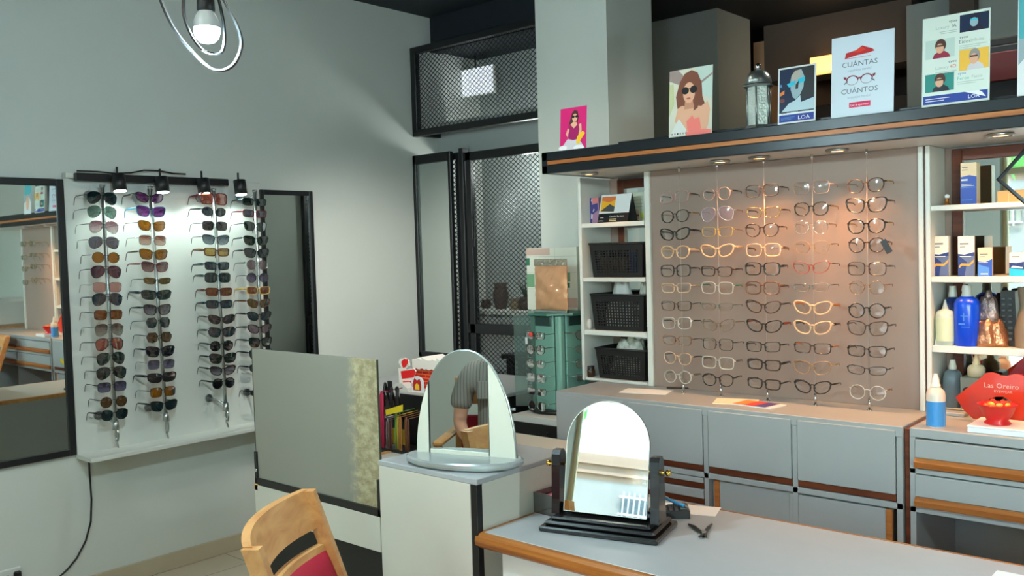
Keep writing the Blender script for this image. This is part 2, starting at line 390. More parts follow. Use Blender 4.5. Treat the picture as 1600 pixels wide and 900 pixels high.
# ============================================================ LEFT WALL: mirrors, lit display board, lamps
def wall_mirror(label, y0, y1, z0, z1, fw, x=XL):
    t = thing('wall_mirror', label, 'mirror', (x, (y0+y1)/2, z0))
    MB().box(x, x+.016, y0+fw*.6, y1-fw*.6, z0+fw*.6, z1-fw*.6).build('mirror_pane', M_MIRROR, t)
    f = MB(); d = x+.026
    f.box(x, d, y0, y0+fw, z0, z1, .003).box(x, d, y1-fw, y1, z0, z1, .003).box(x, d, y0+fw, y1-fw, z0, z0+fw, .003).box(x, d, y0+fw, y1-fw, z1-fw, z1, .003)
    f.build('frame', M_BLACK, t); return t
wall_mirror('large black framed mirror on the left wall, left of the sunglasses board', 1.12, 1.766, .665, 1.925, .032)
wall_mirror('tall narrow black framed mirror right of the sunglasses board', 2.79, 3.135, .85, 1.909, .026)
t = thing('wall_mirror', 'tall black framed mirror hanging on the folded gate', 'mirror', (-4.1, GY-.02, .88))
X0, X1, yy = -4.27+.012, -3.935, GY
MB().box(X0+.02, X1-.02, yy-.012, yy, .9, 2.1).build('mirror_pane', M_MIRROR, t)
f = MB().box(X0, X0+.028, yy-.03, yy, .885, 2.155, .003).box(X1-.012, X1+.012, yy-.03, yy, .885, 2.155, .003).box(X0, X1, yy-.03, yy, .885, .915, .003).box(X0, X1, yy-.03, yy, 2.10, 2.155, .003)
f.build('frame', M_BLACK, t)
BX = XL+.016
t = thing('display_board', 'white lit wall board with ledge and four rods of sunglasses', 'display', (XL, 2.28, .645))
MB().box(XL+.001, BX, 1.768, 2.80, .655, 1.945, .003).build('back_panel', M_WHITE, t)
MB().box(XL+.001, -4.10, 1.768, 2.80, .643, .664, .003).build('ledge', M_WHITE, t)
MB().box(XL+.001, XL+.05, 1.768, 1.93, 1.93, 1.956, .004).build('cable_cover', M_WHITE, t)
RX = -4.135
RODS = []
for (pt, pb) in (((160, 300), (181, 668)), ((235, 298), (259, 645)), ((334, 300), (353, 638)), ((398, 300), (411, 600))):
    a = on(0, RX, *pt); b = on(0, RX, *pb); RODS.append((a, b))
    y0, y1 = a.y, b.y; za, zb = 1.885, .80
    r = MB().tube([(RX, y0, za), (RX, y1, zb)], .0085, 10)
    r.build('rod', M_STEEL, t)
    cl = MB().tube([(RX, y0, za), (RX, y0, za+.012)], .0125, 10).tube([(RX, y0, za-.02), (RX-.05, y0-.01, za-.03), (BX, y0-.015, za-.03)], .006, 8)
    cl.cyl((BX, y0-.015, za-.03), (BX+.012, y0-.015, za-.03), .022, n=16); cl.build('rod_bracket', M_STEEL, t)
    k = MB().tube([(RX, y1, zb+.012), (RX, y1, zb-.03)], [.013, .016], 10).tube([(RX, y1, zb), (RX-.05, y1-.015, zb+.02), (BX, y1-.03, zb+.03)], .007, 8)
    k.cyl((BX, y1-.03, zb+.03), (BX+.01, y1-.03, zb+.03), .02, n=14)
    k.tube([(RX+.012*cos(q), y1+.004, zb-.055+.028*sin(q)) for q in [2*pi*i/14 for i in range(14)]], .005, 6, closed=True)
    k.tube([(RX, y1, zb-.08), (RX+.004, y1+.006, zb-.115)], [.006, .004], 6)
    k.build('rod_lock', M_STEEL, t)
p = on(2, .668, 181, 690)
o = MB()
for k in range(3):
    o.tube([(p.x+.012*k+.022*cos(q), p.y+.012*k+.018*sin(q), .668+.004+.003*k) for q in [2*pi*i/12 for i in range(12)]], .004, 6, closed=True)
o.box(p.x-.02, p.x+.025, p.y+.0, p.y+.055, .6655, .672, .002)
tag(o.build('key_bunch', M_STEEL), 'small bunch of metal keys lying on the white ledge', 'keys')
# track lamp bar with four spotlights
TX = -4.205
t = thing('track_light', 'black track bar with four spotlights above the sunglasses board', 'lamp', (TX, 2.2, 1.92))
MB().box(TX-.015, TX+.015, 1.80, 2.575, 1.917, 1.953, .004).build('track', M_BLACK, t)
ca = MB().tube([on(0, TX, x, y) for (x, y) in ((120, 267), (150, 268), (180, 271), (205, 270), (225, 266), (250, 267), (270, 271), (290, 272))], .004, 6)
ca.build('cable', M_BLKP, t)
st = MB()
for y in (1.83, 2.54): st.box(XL, TX, y-.01, y+.01, 1.925, 1.945)
st.build('wall_bracket', M_BLACK, t)
for (px, py) in ((185, 283), (252, 283), (317, 285), (374, 285)):
    p = on(0, -4.155, px, py); y = p.y; hx = -4.155
    hx, zo = hx, .03; hd = MB().cyl((hx, y, 1.945), (hx+.012, y, 1.872), .031, n=24).tube([(hx-.0, y, 1.935), (hx-.03, y-.004, 1.945), (TX+.01, y-.004, 1.935)], .007, 8)
    hd.cyl((hx-.01, y, 1.942), (hx-.01, y, 1.985), .005, n=8)
    h = hd.build('spotlight', M_BLACK, t)
    MB().cyl((hx+.0122, y, 1.8715), (hx+.0125, y, 1.869), .027, n=24).build('lens', mat('spot_lens_lit', (240, 255, 250), .4, emit=(225, 255, 245), es=14), h)
    light('SPOT', 'spot_lamp', (hx+.014, y, 1.862), 4.2, (.8, 1, .92), .02, (0, radians(8), 0), radians(130), .7)
# cable under the board, socket with plug at the bottom left
c = MB().tube([on(0, XL+.006, *p) for p in ((139, 716), (140, 740), (143, 780), (142, 815), (134, 845), (120, 872), (105, 890), (88, 906), (60, 920), (38, 925))], .0042, 7)
tag(c.build('power_cable', M_BLKP), 'black power cable hanging below the sunglasses board', 'cable')
p = on(0, XL, 14, 915)
t = thing('wall_socket', 'white wall socket with a black plug low on the left wall', 'socket', (XL, p.y, p.z-.04))
MB().box(XL, XL+.012, p.y-.06, p.y+.05, p.z-.04, p.z+.075, .004).build('cover_plate', M_WHITE, t)
MB().box(XL+.012, XL+.05, p.y-.045, p.y+.0, p.z-.02, p.z+.05, .006).build('plug', M_BLKP, t)
MB().box(XL+.012, XL+.03, p.y+.015, p.y+.045, p.z+.0, p.z+.06, .005).build('plug', M_BLKP, t)
# ============================================================ FITTED CABINET RUN
YB, YP = 2.98, 3.3      # fronts of the base units and of the upper units
def front_door(parent, x0, x1, z0, z1, y=YB, grip=True):
    d = MB().box(x0, x1, y-.006, y+.012, z0, z1, .002).build('door', M_GREYL, parent)
    if grip: MB().box(x0, x1, y+.002, y+.03, z0-.024, z0-.001, .001).build('grip_rail', M_REDW, parent)
    return d
t = thing('base_cabinet', 'grey laminate base cabinet with doors under the eyeglasses panel', 'cabinet', (-1.67, YB, 0))
c = MB(); xa, xb = -2.392, -.975
c.box(xa, xb, YB, 3.5, .91, .945, .002)                       # worktop
c.box(xa, xb, YB+.03, 3.5, 0, .91)                             # carcass
for x in (xa+.009, -2.034, -1.684, -1.337, xb-.01): c.box(x-.0095, x+.0095, YB, YB+.03, .05, .91, .001)
c.box(xa, xb, YB, YB+.03, .675, .695, .001).box(xa, xb, YB, YB+.03, .0, .06, .001)
c.build('carcass', M_GREYL, t)
for (x0, x1) in ((-2.371, -2.046), (-2.023, -1.696), (-1.671, -1.349), (-1.326, -.997)): front_door(t, x0, x1, .722, .931)
for (z0, z1) in ((.653, .672), (.594, .628), (.45, .57), (.3, .428)):
    d = MB().box(-2.023, -1.696, YB-.002, YB+.014, z0, z1, .002).build('drawer', M_GREYL, t)
    MB().box(-2.023, -1.696, YB+.004, YB+.03, z0-.022, z0-.001, .001).build('grip_rail', M_REDW, d)
d = MB().box(-2.371, -2.046, YB-.002, YB+.014, .07, .672, .002).build('door', M_GREYL, t)
d = MB().box(-1.638, -1.35, YB+.014, YB+.026, .065, .672, .002).build('sliding_door', M_GREYL, t)
MB().box(-1.66, -1.638, YB+.012, YB+.027, .065, .672, .002).build('edge_grip', M_OAKR, d)
d = MB().box(-1.36, -1.032, YB+.003, YB+.013, .065, .668, .002).build('sliding_door', M_GREYL, t)
MB().box(-1.032, -1.010, YB+.002, YB+.014, .065, .668, .002).build('edge_grip', M_OAKR, d)
MB().box(-1.010, -.994, YB+.02, YB+.031, .065, .668).build('inner_shadow_gap', M_BLKP, t)
MB().box(-.972, -.955, YB+.012, 3.45, 0, .938, .001).build('joint_strip', M_REDW, t)
t = thing('drawer_cabinet', 'grey laminate drawer cabinet at the right with wooden drawer pulls', 'cabinet', (-.4, YB, 0))
c = MB(); xa, xb = -.953, .62
c.box(xa, xb, YB, 3.5, .915, .945, .002).box(xa, xa+.018, YB, 3.5, 0, .915, .001).box(-.27, -.25, YB, 3.5, 0, .915, .001).box(xb-.018, xb, YB, 3.5, 0, .915, .001)
c.box(xa, xb, YB, YB+.03, .800, .816, .001).box(xa, xb, YB, YB+.03, .675, .693, .001).box(xa, xb, 3.4, 3.42, 0, .915).box(xa, xb, YB+.03, 3.4, .675, .69).box(xa, xb, YB+.03, 3.4, 0, .05)
c.build('carcass', M_GREYL, t)
for (x0, x1) in ((-.936, -.268), (-.25, .60)):
    for (z0, z1) in ((.852, .911), (.727, .797)):
        d = MB().box(x0, x1, YB-.006, YB+.014, z0, z1, .002).build('drawer', M_GREYL, t)
        MB().prism([(YB-.004, z0-.001), (YB-.018, z0-.012), (YB-.012, z0-.031), (YB+.014, z0-.033), (YB+.014, z0-.001)], x0, x1, 'yz').build('drawer_pull', M_OAKR, d)
p = on(1, 3.2, 1490, 812)
tag(MB().box(p.x-.03, p.x+.04, 3.1, 3.2, .69-.03, .674, .002).build('carton', mat('faded_carton', (150, 120, 108), .6)), 'small faded carton tucked high in the dark opening below the drawers', 'box')
# eyeglasses panel
t = thing('eyewear_display', 'beige laminate wall panel with five columns of eyeglasses under warm spotlights', 'display', (-1.56, YP, .945))
MB().box(-2.104, -1.016, YP, YP+.03, .945, 1.862, .001).build('back_panel', M_PANEL, t)
MB().box(-2.13, -2.104, YP-.012, YP+.03, .945, 1.862, .002).build('stile', M_WHITE, t)
MB().box(-1.016, -.999, YP-.012, YP+.03, .945, 1.862, .002).build('stile', M_WHITE, t)
MB().box(-.998, -.993, YP-.004, YP+.03, .945, 1.862, .001).build('joint_strip', M_REDW, t)
RODX = [on(1, 3.2, px, 450).x for px in (1063, 1122, 1195, 1270, 1355)]
for x in RODX:
    r = MB().tube([(x, 3.208, .975), (x, 3.208, 1.845)], .0013, 8)
    r.build('rod', mat('pale_wire', (170, 156, 146), .5), t)
    h = MB().tube([(x, 3.208, .99), (x, 3.208, .947)], .0045, 8); h.cyl((x, 3.208, .9475), (x, 3.208, .945), .01, n=12)
    h.tube([(x, 3.208, 1.84), (x, 3.208, 1.862)], .005, 8); h.build('rod_socket', M_CHROME, t)
# open shelf units: left one and right one, mirror backed
def shelf_unit(label, x0, x1, yb, levels, wood_x, name='open_shelf_unit', lip=None):
    t = thing(name, label, 'shelf', ((x0+x1)/2, YP, .945))
    MB().box(x0, x0+.016, YP-.012, yb, .945, 1.862, .002).build('side_panel', M_WHITE, t)
    MB().box(x1-.006, x1, YP, yb, .945, 1.862, .001).build('side_panel', M_WHITE, t)
    MB().box(x0, x1, yb+.012, yb+.03, .945, 1.862).build('back_board', M_GREYL, t)
    MB().box(wood_x+.03, x1-.006, yb+.004, yb+.012, .945, 1.83).build('mirror_back', M_MIRROR, t)
    MB().box(x0+.016, wood_x, yb+.002, yb+.012, .945, 1.862).build('back_strip', M_PANEL, t)
    w = MB().box(wood_x, wood_x+.034, yb-.012, yb+.012, .945, 1.855, .002).box(wood_x+.034, x1-.006, yb-.012, yb+.012, 1.815, 1.855, .002)
    w.build('mirror_frame', M_REDW, t)
    for z0, z1 in levels: MB().box(x0+.016, x1-.006, YP-.008, yb-.012, z0, z1, .002).build('shelf', M_WHITE, t)
    return t
shelf_unit('left open shelf unit holding the calendar and black baskets', -2.484, -2.13, 3.52, ((1.635, 1.655), (1.392, 1.411), (1.152, 1.174), (.9455, .957)), -2.42)
shelf_unit('right mirror backed open shelf unit holding lens solution boxes and bottles', -.992, -.31, 3.46, ((1.638, 1.656), (1.393, 1.413), (1.152, 1.176), (.9455, .957)), -.95)
t = thing('eyewear_display', 'beige laminate eyeglasses panel right of the mirror backed shelves', 'display', (-.02, YP, .945))
MB().box(-.28, .36, YP, YP+.03, .945, 1.862, .001).build('back_panel', M_PANEL, t)
MB().box(-.308, -.28, YP-.012, YP+.03, .945, 1.862, .002).build('stile', M_WHITE, t); MB().box(.36, .385, YP-.012, YP+.03, .945, 1.862, .002).build('stile', M_WHITE, t)
# canopy
t = thing('display_canopy', 'dark navy canopy with an orange wooden stripe running above the panel and shelves', 'canopy', (-1, YB, 1.86))
c = MB(); xa, xb = -2.436, .66
c.box(xa, xb, YB, YB+.03, 1.862, 1.896, .002).box(xa, xb, YB, YB+.03, 1.915, 1.951, .002).box(xa, xa+.03, YB, 3.5, 1.862, 1.951, .002).box(xa+.012, xb, YB+.008, YB+.03, 1.89, 1.92)
c.box(-2.075, xb, YB+.045, YB+.07, 1.951, 1.964, .001).box(xa, xb, YB+.02, 3.55, 1.935, 1.951, .001)
c.build('fascia', M_NAVY, t)
MB().box(xa+.012, xb, YB+.002, YB+.01, 1.8985, 1.9145, .001).build('wooden_stripe', M_OAKR, t)
MB().box(xa+.012, xb, YB+.012, 3.55, 1.863, 1.878).build('soffit', M_WHITE, t)
M_DL = mat('downlight_glow', (255, 214, 160), .4, emit=(255, 196, 130), es=9)
for (px, py, pw) in ((930, 271, 1.2), (1118, 250, 1.5), (1195, 246, 4.6), (1325, 236, 5.6), (1557, 207, 5.), (1700, 190, 5.), (1830, 178, 4.)):
    p = on(2, 1.862, px, py)
    x, y = p.x, 3.12
    r = MB().lathe((x, y, 1.852), [(.036, .011), (.04, .008), (.036, 0), (.029, .002), (.028, .011)], 24).build('downlight', M_STEEL, t)
    MB().cyl((x, y, 1.862), (x, y, 1.856), .026, n=20).build('bulb', M_DL, r)
    light('SPOT', 'downlight_lamp', (x, y, 1.85), pw*3.4, (1, .48, .19), .02, (radians(0), 0, 0), radians(118), .8)
# ============================================================ GLASSES
SH = {  # half width, half height, exponent, taper, lift, drop, centre offset
    'round': (.0235, .0225, 2., 0, 0, 0, .0325), 'panto': (.025, .0215, 2.3, .08, .001, 0, .0335),
    'square': (.0265, .0205, 3.6, .04, 0, 0, .0345), 'bigsquare': (.0285, .025, 3.8, .03, 0, 0, .0365),
    'rect': (.0265, .0165, 4., .07, .001, 0, .0345), 'slim': (.0265, .0135, 3., .12, .002, 0, .0345),
    'wayfarer': (.0275, .0215, 3., .16, .0035, 0, .0355), 'cat': (.0275, .019, 2.5, .14, .0065, 0, .0355),
    'aviator': (.0275, .0245, 2.3, .12, -.002, .007, .0345), 'geo': (.026, .0225, 2.0, .0, 0, 0, .0335),
    'wrap': (.0315, .0185, 3., .12, .003, 0, .036), 'oval': (.0265, .0195, 2., 0, .002, 0, .034)}
def lens_outline(kind, g=0., n=28):
    """outline of the lens on the +x side about its own centre; g grows it"""
    a, b, e, tp, lf, dr, cx = SH[kind]; a += g; b += g; out = []
    if kind == 'geo':
        P = [(1, .12), (.62, .95), (-.55, 1), (-1, .3), (-.72, -.72), (-.1, -1), (.62, -.85)]
        for i in range(len(P)):
            p, q = P[i], P[(i+1) % 7]
            for k in range(4): out.append(((p[0]*(4-k)+q[0]*k)/4*a, (p[1]*(4-k)+q[1]*k)/4*b))
        return out
    for k in range(n):
        t = 2*pi*k/n; c, s_ = cos(t), sin(t)
        x = abs(c)**(2/e)*(1 if c > 0 else -1); z = abs(s_)**(2/e)*(1 if s_ > 0 else -1)
        x *= 1+tp*z
        zz = z*b + lf*x
        if dr and z < 0: zz -= dr*max(0, x+.25)*(-z)*.8; 
        if dr and z < 0 and x < 0: zz += .004*(-x)*(-z)
        out.append((x*a, zz))
    return out
GM = {}
def glass_meshes(kind, rim, tem, hook=1., tl=1.):
    key = (kind, rim, tem, hook)
    tl = 1. if hook == 1. else .72
    if key in GM: return GM[key]
    a, b, e, tp, lf, dr, cx = SH[kind]; dep = .0018 if rim < .0015 else .0024
    F = MB(); n = len(lens_outline(kind))
    gi, go = lens_outline(kind, -rim*.15), lens_outline(kind, rim)
    for sx in (1, -1):
        vs = []
        for k in range(n):
            (xi, zi), (xo, zo) = gi[k], go[k]
            cv = .10*(xo*xo)
            for (x, z, y) in ((xi, zi, -dep), (xo, zo, -dep), (xo, zo, dep), (xi, zi, dep)):
                vs.append((sx*(cx+x), y+1.6*(cx+x)**2*.35, z))
        fs = []
        for k in range(n):
            for q in range(4):
                f = (k*4+q, k*4+(q+1) % 4, ((k+1) % n)*4+(q+1) % 4, ((k+1) % n)*4+q)
                fs.append(f if sx == 1 else f[::-1])
        F.add(vs, fs, 0, True)
    bi = cx-a
    zb = b*.35
    r = max(.0011, rim*.85)
    F.tube([(-bi-.001, 0.001, zb-.002), (-bi*.4, -.0012, zb+.002), (bi*.4, -.0012, zb+.002), (bi+.001, .001, zb-.002)], r, 8)
    if kind == 'aviator': F.tube([(-bi-.004, .001, b*.86), (0, -.001, b*.9), (bi+.004, .001, b*.86)], .0009, 6)
    for sx in (1, -1):     # end pieces and nose pads
        xo = cx+a*(1+tp*.4)
        F.tube([(sx*(xo-.003), .002, b*.45+lf*.7), (sx*(xo+.003), .004, b*.45+lf*.7), (sx*(xo+.0045), .012, b*.45+lf*.6)], [(r*1.2, r), (r*1.5, r), (max(r, tem*.8), r)], 8)
        F.sphere((sx*(bi+.0005), .006, -b*.12), (.0015, .003, .0048), 8, 6)
    T = {}
    for sx in (1, -1):
        xo = cx+a*(1+tp*.4)+.0045; z0 = b*.45+lf*.6; m = MB()
        pts = [(sx*xo, .010, z0), (sx*(xo+.001), .045*tl, z0), (sx*(xo+.0005), .088*tl, z0-.001), (sx*(xo-.001), .102*tl, z0-.008*hook), (sx*(xo-.003), .110*tl, z0-.024*hook), (sx*(xo-.004), .114*tl, z0-.036*hook)]
        tt = [(tem, .0012), (tem, .0012), (tem*.7, .0012), (tem*.7, .0013), (tem*.65, .0014), (tem*.45, .0012)]
        m.tube(pts, tt, 8, flat=(0, .0001, 1)); T[sx] = m.mesh('temple', None or [MATS['brushed_steel']])
    L = {}
    for sx in (1, -1):
        pts = lens_outline(kind, -rim*.05)
        vs = [(sx*(cx), -.0012+.0+1.6*cx**2*.35, 0)]; 
        for f in (.5, 1.):
            for (x, z) in pts: vs.append((sx*(cx+x*f), (-.0009 if f < 1 else 0)+1.6*(cx+x*f)**2*.35, z*f))
        fs = [(0, 1+k, 1+(k+1) % n) for k in range(n)]+[(1+k, 1+n+k, 1+n+(k+1) % n, 1+(k+1) % n) for k in range(n)]
        if sx == 1: fs = [f[::-1] for f in fs]
        m = MB().add(vs, fs, 0, True); L[sx] = m.mesh('lens', [MATS['brushed_steel']])
    fm = F.mesh('frame', [MATS['brushed_steel']])
    GM[key] = (fm, L, T); return GM[key]
def inst(name, me, m, parent):
    o = bpy.data.objects.new(name, me); COL.objects.link(o); o.parent = parent
    o.material_slots[0].link = 'OBJECT'; o.material_slots[0].material = m; return o
def glasses(name, label, cat, group, M, kind, rim, fm, lm, tm=None, tem=.0022, hook=1., sc=1.):
    t = thing(name, label, cat, group=group, M=M @ Matrix.Scale(sc, 4))
    me, L, T = glass_meshes(kind, rim, tem, hook)
    inst('frame', me, fm, t)
    for sx in (-1, 1): inst('lens', L[sx], lm, t)
    for sx in (-1, 1): inst('temple', T[sx], tm or fm, t)
    return t
def acet(name, c, alpha=1.):
    """frame plastic; crystal ones let light through"""
    if alpha == 1: return mat(name, c, .22, coat=.3)
    if name in MATS: return MATS[name]
    m = lens(name, c, .1, alpha); return m
ORD = ['first', 'second', 'third', 'fourth', 'fifth', 'sixth', 'seventh', 'eighth', 'ninth', 'tenth', 'eleventh', 'twelfth', 'thirteenth', 'fourteenth', 'fifteenth', 'sixteenth']
FB = acet('black_acetate', (16, 17, 19)); FT = acet('tortoise_acetate', (92, 48, 24)); FBR = acet('brown_acetate', (66, 46, 38))
FDT = acet('dark_teal_acetate', (18, 44, 52)); FNV = acet('navy_acetate', (26, 30, 56)); FRD = acet('dark_red_acetate', (110, 24, 40))
FMB = mat('thin_blue_acetate', (60, 110, 140), .3); FOL = acet('olive_acetate', (74, 70, 46)); FSV = mat('thin_silver_wire', (176, 180, 178), .25, 1.)
FGD = mat('thin_gold_wire', (200, 164, 108), .25, 1.); FGM = mat('gunmetal_wire', (62, 64, 66), .3, .9); FCL = acet('clear_acetate', (226, 224, 216), .4)
FYE = acet('straw_acetate', (214, 178, 110))
LDT = lens('dark_teal_lens', (29, 53, 56), .06, .25); LGR = lens('grey_green_lens', (92, 117, 109), .05, .35); LPK = lens('pink_gradient_lens', (137, 92, 104), .05, .3, (206, 196, 196))
LPG = lens('purple_grey_lens', (96, 92, 104), .05, .3); LAM = lens('amber_lens', (152, 95, 17), .05, .45); LMR = lens('maroon_lens', (85, 46, 62), .06, .3)
LPP = lens('pale_pink_lens', (195, 141, 131), .04, .35); LNV = lens('navy_lens', (37, 51, 65), .06, .3); LOB = lens('orange_brown_lens', (124, 68, 21), .05, .4)
LBG = lens('brown_gradient_lens', (85, 62, 54), .05, .3, (170, 164, 152)); LRD = lens('red_mirror_lens', (117, 46, 18), .14, .4, tint2=(166, 57, 23)); LDG = lens('dark_green_lens', (31, 46, 42), .06, .25)
LVG = lens('violet_gradient_lens', (62, 57, 85), .05, .3, (120, 116, 140)); LBR = lens('brown_lens', (90, 63, 34), .05, .35); LMG = lens('magenta_mirror_lens', (85, 34, 85), .16, .45, tint2=(117, 54, 117))
LVI = lens('violet_lens', (109, 54, 124), .1, .45); LSG = lens('salmon_gradient_lens', (148, 92, 74), .05, .35, (214, 186, 170)); LMA = lens('wine_gradient_lens', (85, 45, 45), .06, .3, (160, 130, 130))
LOL = lens('olive_lens', (99, 78, 35), .06, .4); LBK = lens('black_lens', (20, 21, 26), .05, .2); LSL = lens('slate_lens', (51, 60, 68), .05, .3); LPU = lens('plum_gradient_lens', (54, 40, 60), .05, .3, (150, 144, 152))
LCO = lens('coral_mirror_lens', (166, 85, 70), .2, .5, tint2=(187, 101, 81)); LYE = lens('yellow_lens', (187, 156, 85), .06, .3); LGB = lens('blue_grey_lens', (71, 84, 96), .05, .3, (140, 156, 166)); LMV = lens('mauve_lens', (124, 102, 110), .05, .35)
LCH = lens('charcoal_lens', (54, 48, 51), .05, .25); LTA = lens('tawny_lens', (117, 65, 31), .06, .4)
LB = Matrix(((0, -1, 0, 0), (1, 0, 0, 0), (0, 0, 1, 0), (0, 0, 0, 1)))     # front faces +X
GL = [
 [(161, 309, 'aviator', .001, FGM, LDT, 'dark teal aviator'), (160, 331, 'aviator', .0008, FSV, LGR, 'large pale grey-green aviator'), (164, 354.5, 'aviator', .0008, FSV, LPK, 'pink gradient aviator'),
  (164, 379, 'aviator', .0008, FSV, LPG, 'purple-grey aviator'), (167, 402.5, 'round', .001, FGM, LAM, 'round amber'), (167.5, 424.5, 'aviator', .001, FGM, LMR, 'maroon aviator'),
  (169.5, 449, 'square', .0008, FSV, LPP, 'pale pink square rimless-looking'), (169.5, 467.5, 'aviator', .001, FGM, LNV, 'navy blue aviator'), (171, 492, 'square', .0008, FGM, LOB, 'orange-brown square'),
  (172.5, 515, 'aviator', .0008, FSV, LBG, 'brown gradient aviator'), (173, 537.5, 'aviator', .001, FGM, LRD, 'red mirrored aviator'), (175, 560, 'aviator', .001, FB, LDG, 'dark green aviator'),
  (176, 582.5, 'aviator', .001, FB, LDG, 'dark green aviator'), (177, 604.5, 'square', .0008, FGM, LVG, 'violet gradient square'), (179.5, 628, 'round', .001, FGM, LBR, 'round brown'), (180.5, 648, 'panto', .0016, FB, LDT, 'dark teal rounded')],
 [(234.5, 309, 'cat', .002, FB, LMG, 'magenta mirrored black'), (237.5, 330.5, 'wayfarer', .0022, FMB, LVI, 'violet blue-rimmed'), (239, 353, 'wayfarer', .001, FOL, LAM, 'amber square'),
  (240, 375.5, 'square', .001, FSV, LSG, 'salmon gradient'), (241, 397.5, 'wayfarer', .0018, FOL, LAM, 'amber olive-rimmed'), (244, 417, 'wayfarer', .0014, FRD, LMA, 'wine gradient'),
  (247.5, 439, 'slim', .0012, FOL, LOL, 'slim olive'), (242, 461, 'wrap', .003, FDT, LDG, 'dark green wraparound'), (247.5, 484, 'wayfarer', .002, FB, LPU, 'black plum-gradient'),
  (248, 504.5, 'geo', .001, FGM, LSL, 'slate angular'), (250.5, 527.5, 'geo', .001, FGM, LBR, 'brown angular'), (250, 549.5, 'wayfarer', .0024, FNV, LBK, 'navy blue square'),
  (252.5, 569.5, 'square', .001, FCL, LVG, 'violet gradient clear-rimmed'), (251, 590.5, 'wrap', .003, FB, LCH, 'black wraparound'), (256, 612.5, 'square', .0012, FB, LAM, 'amber black-rimmed'), (257.5, 634, 'wayfarer', .0016, FB, LDT, 'dark green half-rim')],
 [(336, 310.5, 'bigsquare', .0026, FRD, LCO, 'coral mirrored dark red square'), (336, 331, 'oval', .0018, FGM, LSL, 'slate oval'), (336, 353, 'square', .0012, FGM, LCH, 'charcoal square'),
  (339, 374.5, 'wayfarer', .0012, FDT, LGB, 'blue-grey gradient'), (340.5, 394, 'rect', .003, FT, LYE, 'yellow lensed tortoise rectangular'), (341, 415.5, 'rect', .0026, FDT, LNV, 'dark teal rectangular'),
  (341, 434, 'square', .003, FDT, LDT, 'thick dark teal square'), (344, 456, 'rect', .0028, FT, LTA, 'brown tortoise rectangular'), (344.5, 475.5, 'rect', .0032, FDT, LNV, 'slim dark teal rectangular'),
  (348, 499, 'cat', .0022, FBR, LCH, 'charcoal brown cat-eye'), (348, 519, 'wayfarer', .0022, FB, LSL, 'black slate-gradient'), (348, 540.5, 'round', .002, FB, LBK, 'black round'),
  (350, 560, 'wayfarer', .0022, FB, LDG, 'black green-lensed'), (350, 579, 'cat', .0024, FB, LPU, 'black purple-lensed cat-eye'), (350, 599, 'round', .0024, FB, LBK, 'black rounded')],
 [(397, 315.5, 'rect', .0018, FDT, LDG, 'dark green rectangular'), (399, 334, 'rect', .0022, FRD, LPG, 'dark red rectangular'), (400, 354, 'wayfarer', .0012, FDT, LDG, 'green square'),
  (401.5, 376, 'wayfarer', .0014, FDT, LDG, 'dark green'), (402, 395.5, 'wayfarer', .0018, FB, LSL, 'black'), (400, 414, 'round', .0014, FSV, LMV, 'mauve round'),
  (404, 434, 'round', .0012, FGM, LVG, 'violet round'), (404, 454, 'rect', .0026, FYE, LTA, 'straw-rimmed brown'), (406, 474, 'cat', .0018, FT, LOL, 'olive cat-eye'),
  (407, 494, 'cat', .002, FB, LSL, 'black cat-eye'), (407, 514, 'cat', .0024, FB, LMV, 'black mauve-lensed cat-eye'), (406, 535, 'wayfarer', .0022, FB, LDG, 'black green-lensed'),
  (407, 554, 'wayfarer', .002, FB, LSL, 'black'), (408, 575, 'rect', .002, FB, LSL, 'black rectangular'), (409, 614, 'slim', .002, FGM, LSL, 'grey slim')]]
RN = ['leftmost rod', 'second rod from left', 'third rod from left', 'rightmost rod']
for ci, colm in enumerate(GL):
    for ri, (px, py, kind, rim, fm, lm, d) in enumerate(colm):
        a, b = RODS[ci]
        p = on(0, RX+.022, px, py)
        f = (1.885-p.z)/(1.885-.80); yy = a.y+(b.y-a.y)*f
        p.y = max(yy-.012, min(yy+.012, p.y))
        hid = ci == 3 and ri > 11
        lab = f"{d} sunglasses, {ORD[ri]} from top on the {RN[ci]}"
        if hid: lab = f"{d} sunglasses low on the rightmost rod, " + ('just below the glass top edge', 'second behind the glass screen', 'lowest behind the glass screen')[ri-12]
        R = Matrix.Rotation(radians(random.uniform(-5, 5)+(4 if ci < 2 else 0)), 4, 'Z') @ Matrix.Rotation(radians(random.uniform(-2.5, 2.5)), 4, 'X') @ Matrix.Rotation(radians(2.5), 4, 'Y')
        tem = .0018 if rim < .0013 else (.0042 if rim < .0025 else .0062)
        glasses('sunglasses', lab, 'sunglasses', 'sunglasses on the lit wall board', Matrix.Translation((RX+.013, p.y, p.z)) @ LB @ R, kind, rim, fm, lm, None, tem, 1., 1.09)
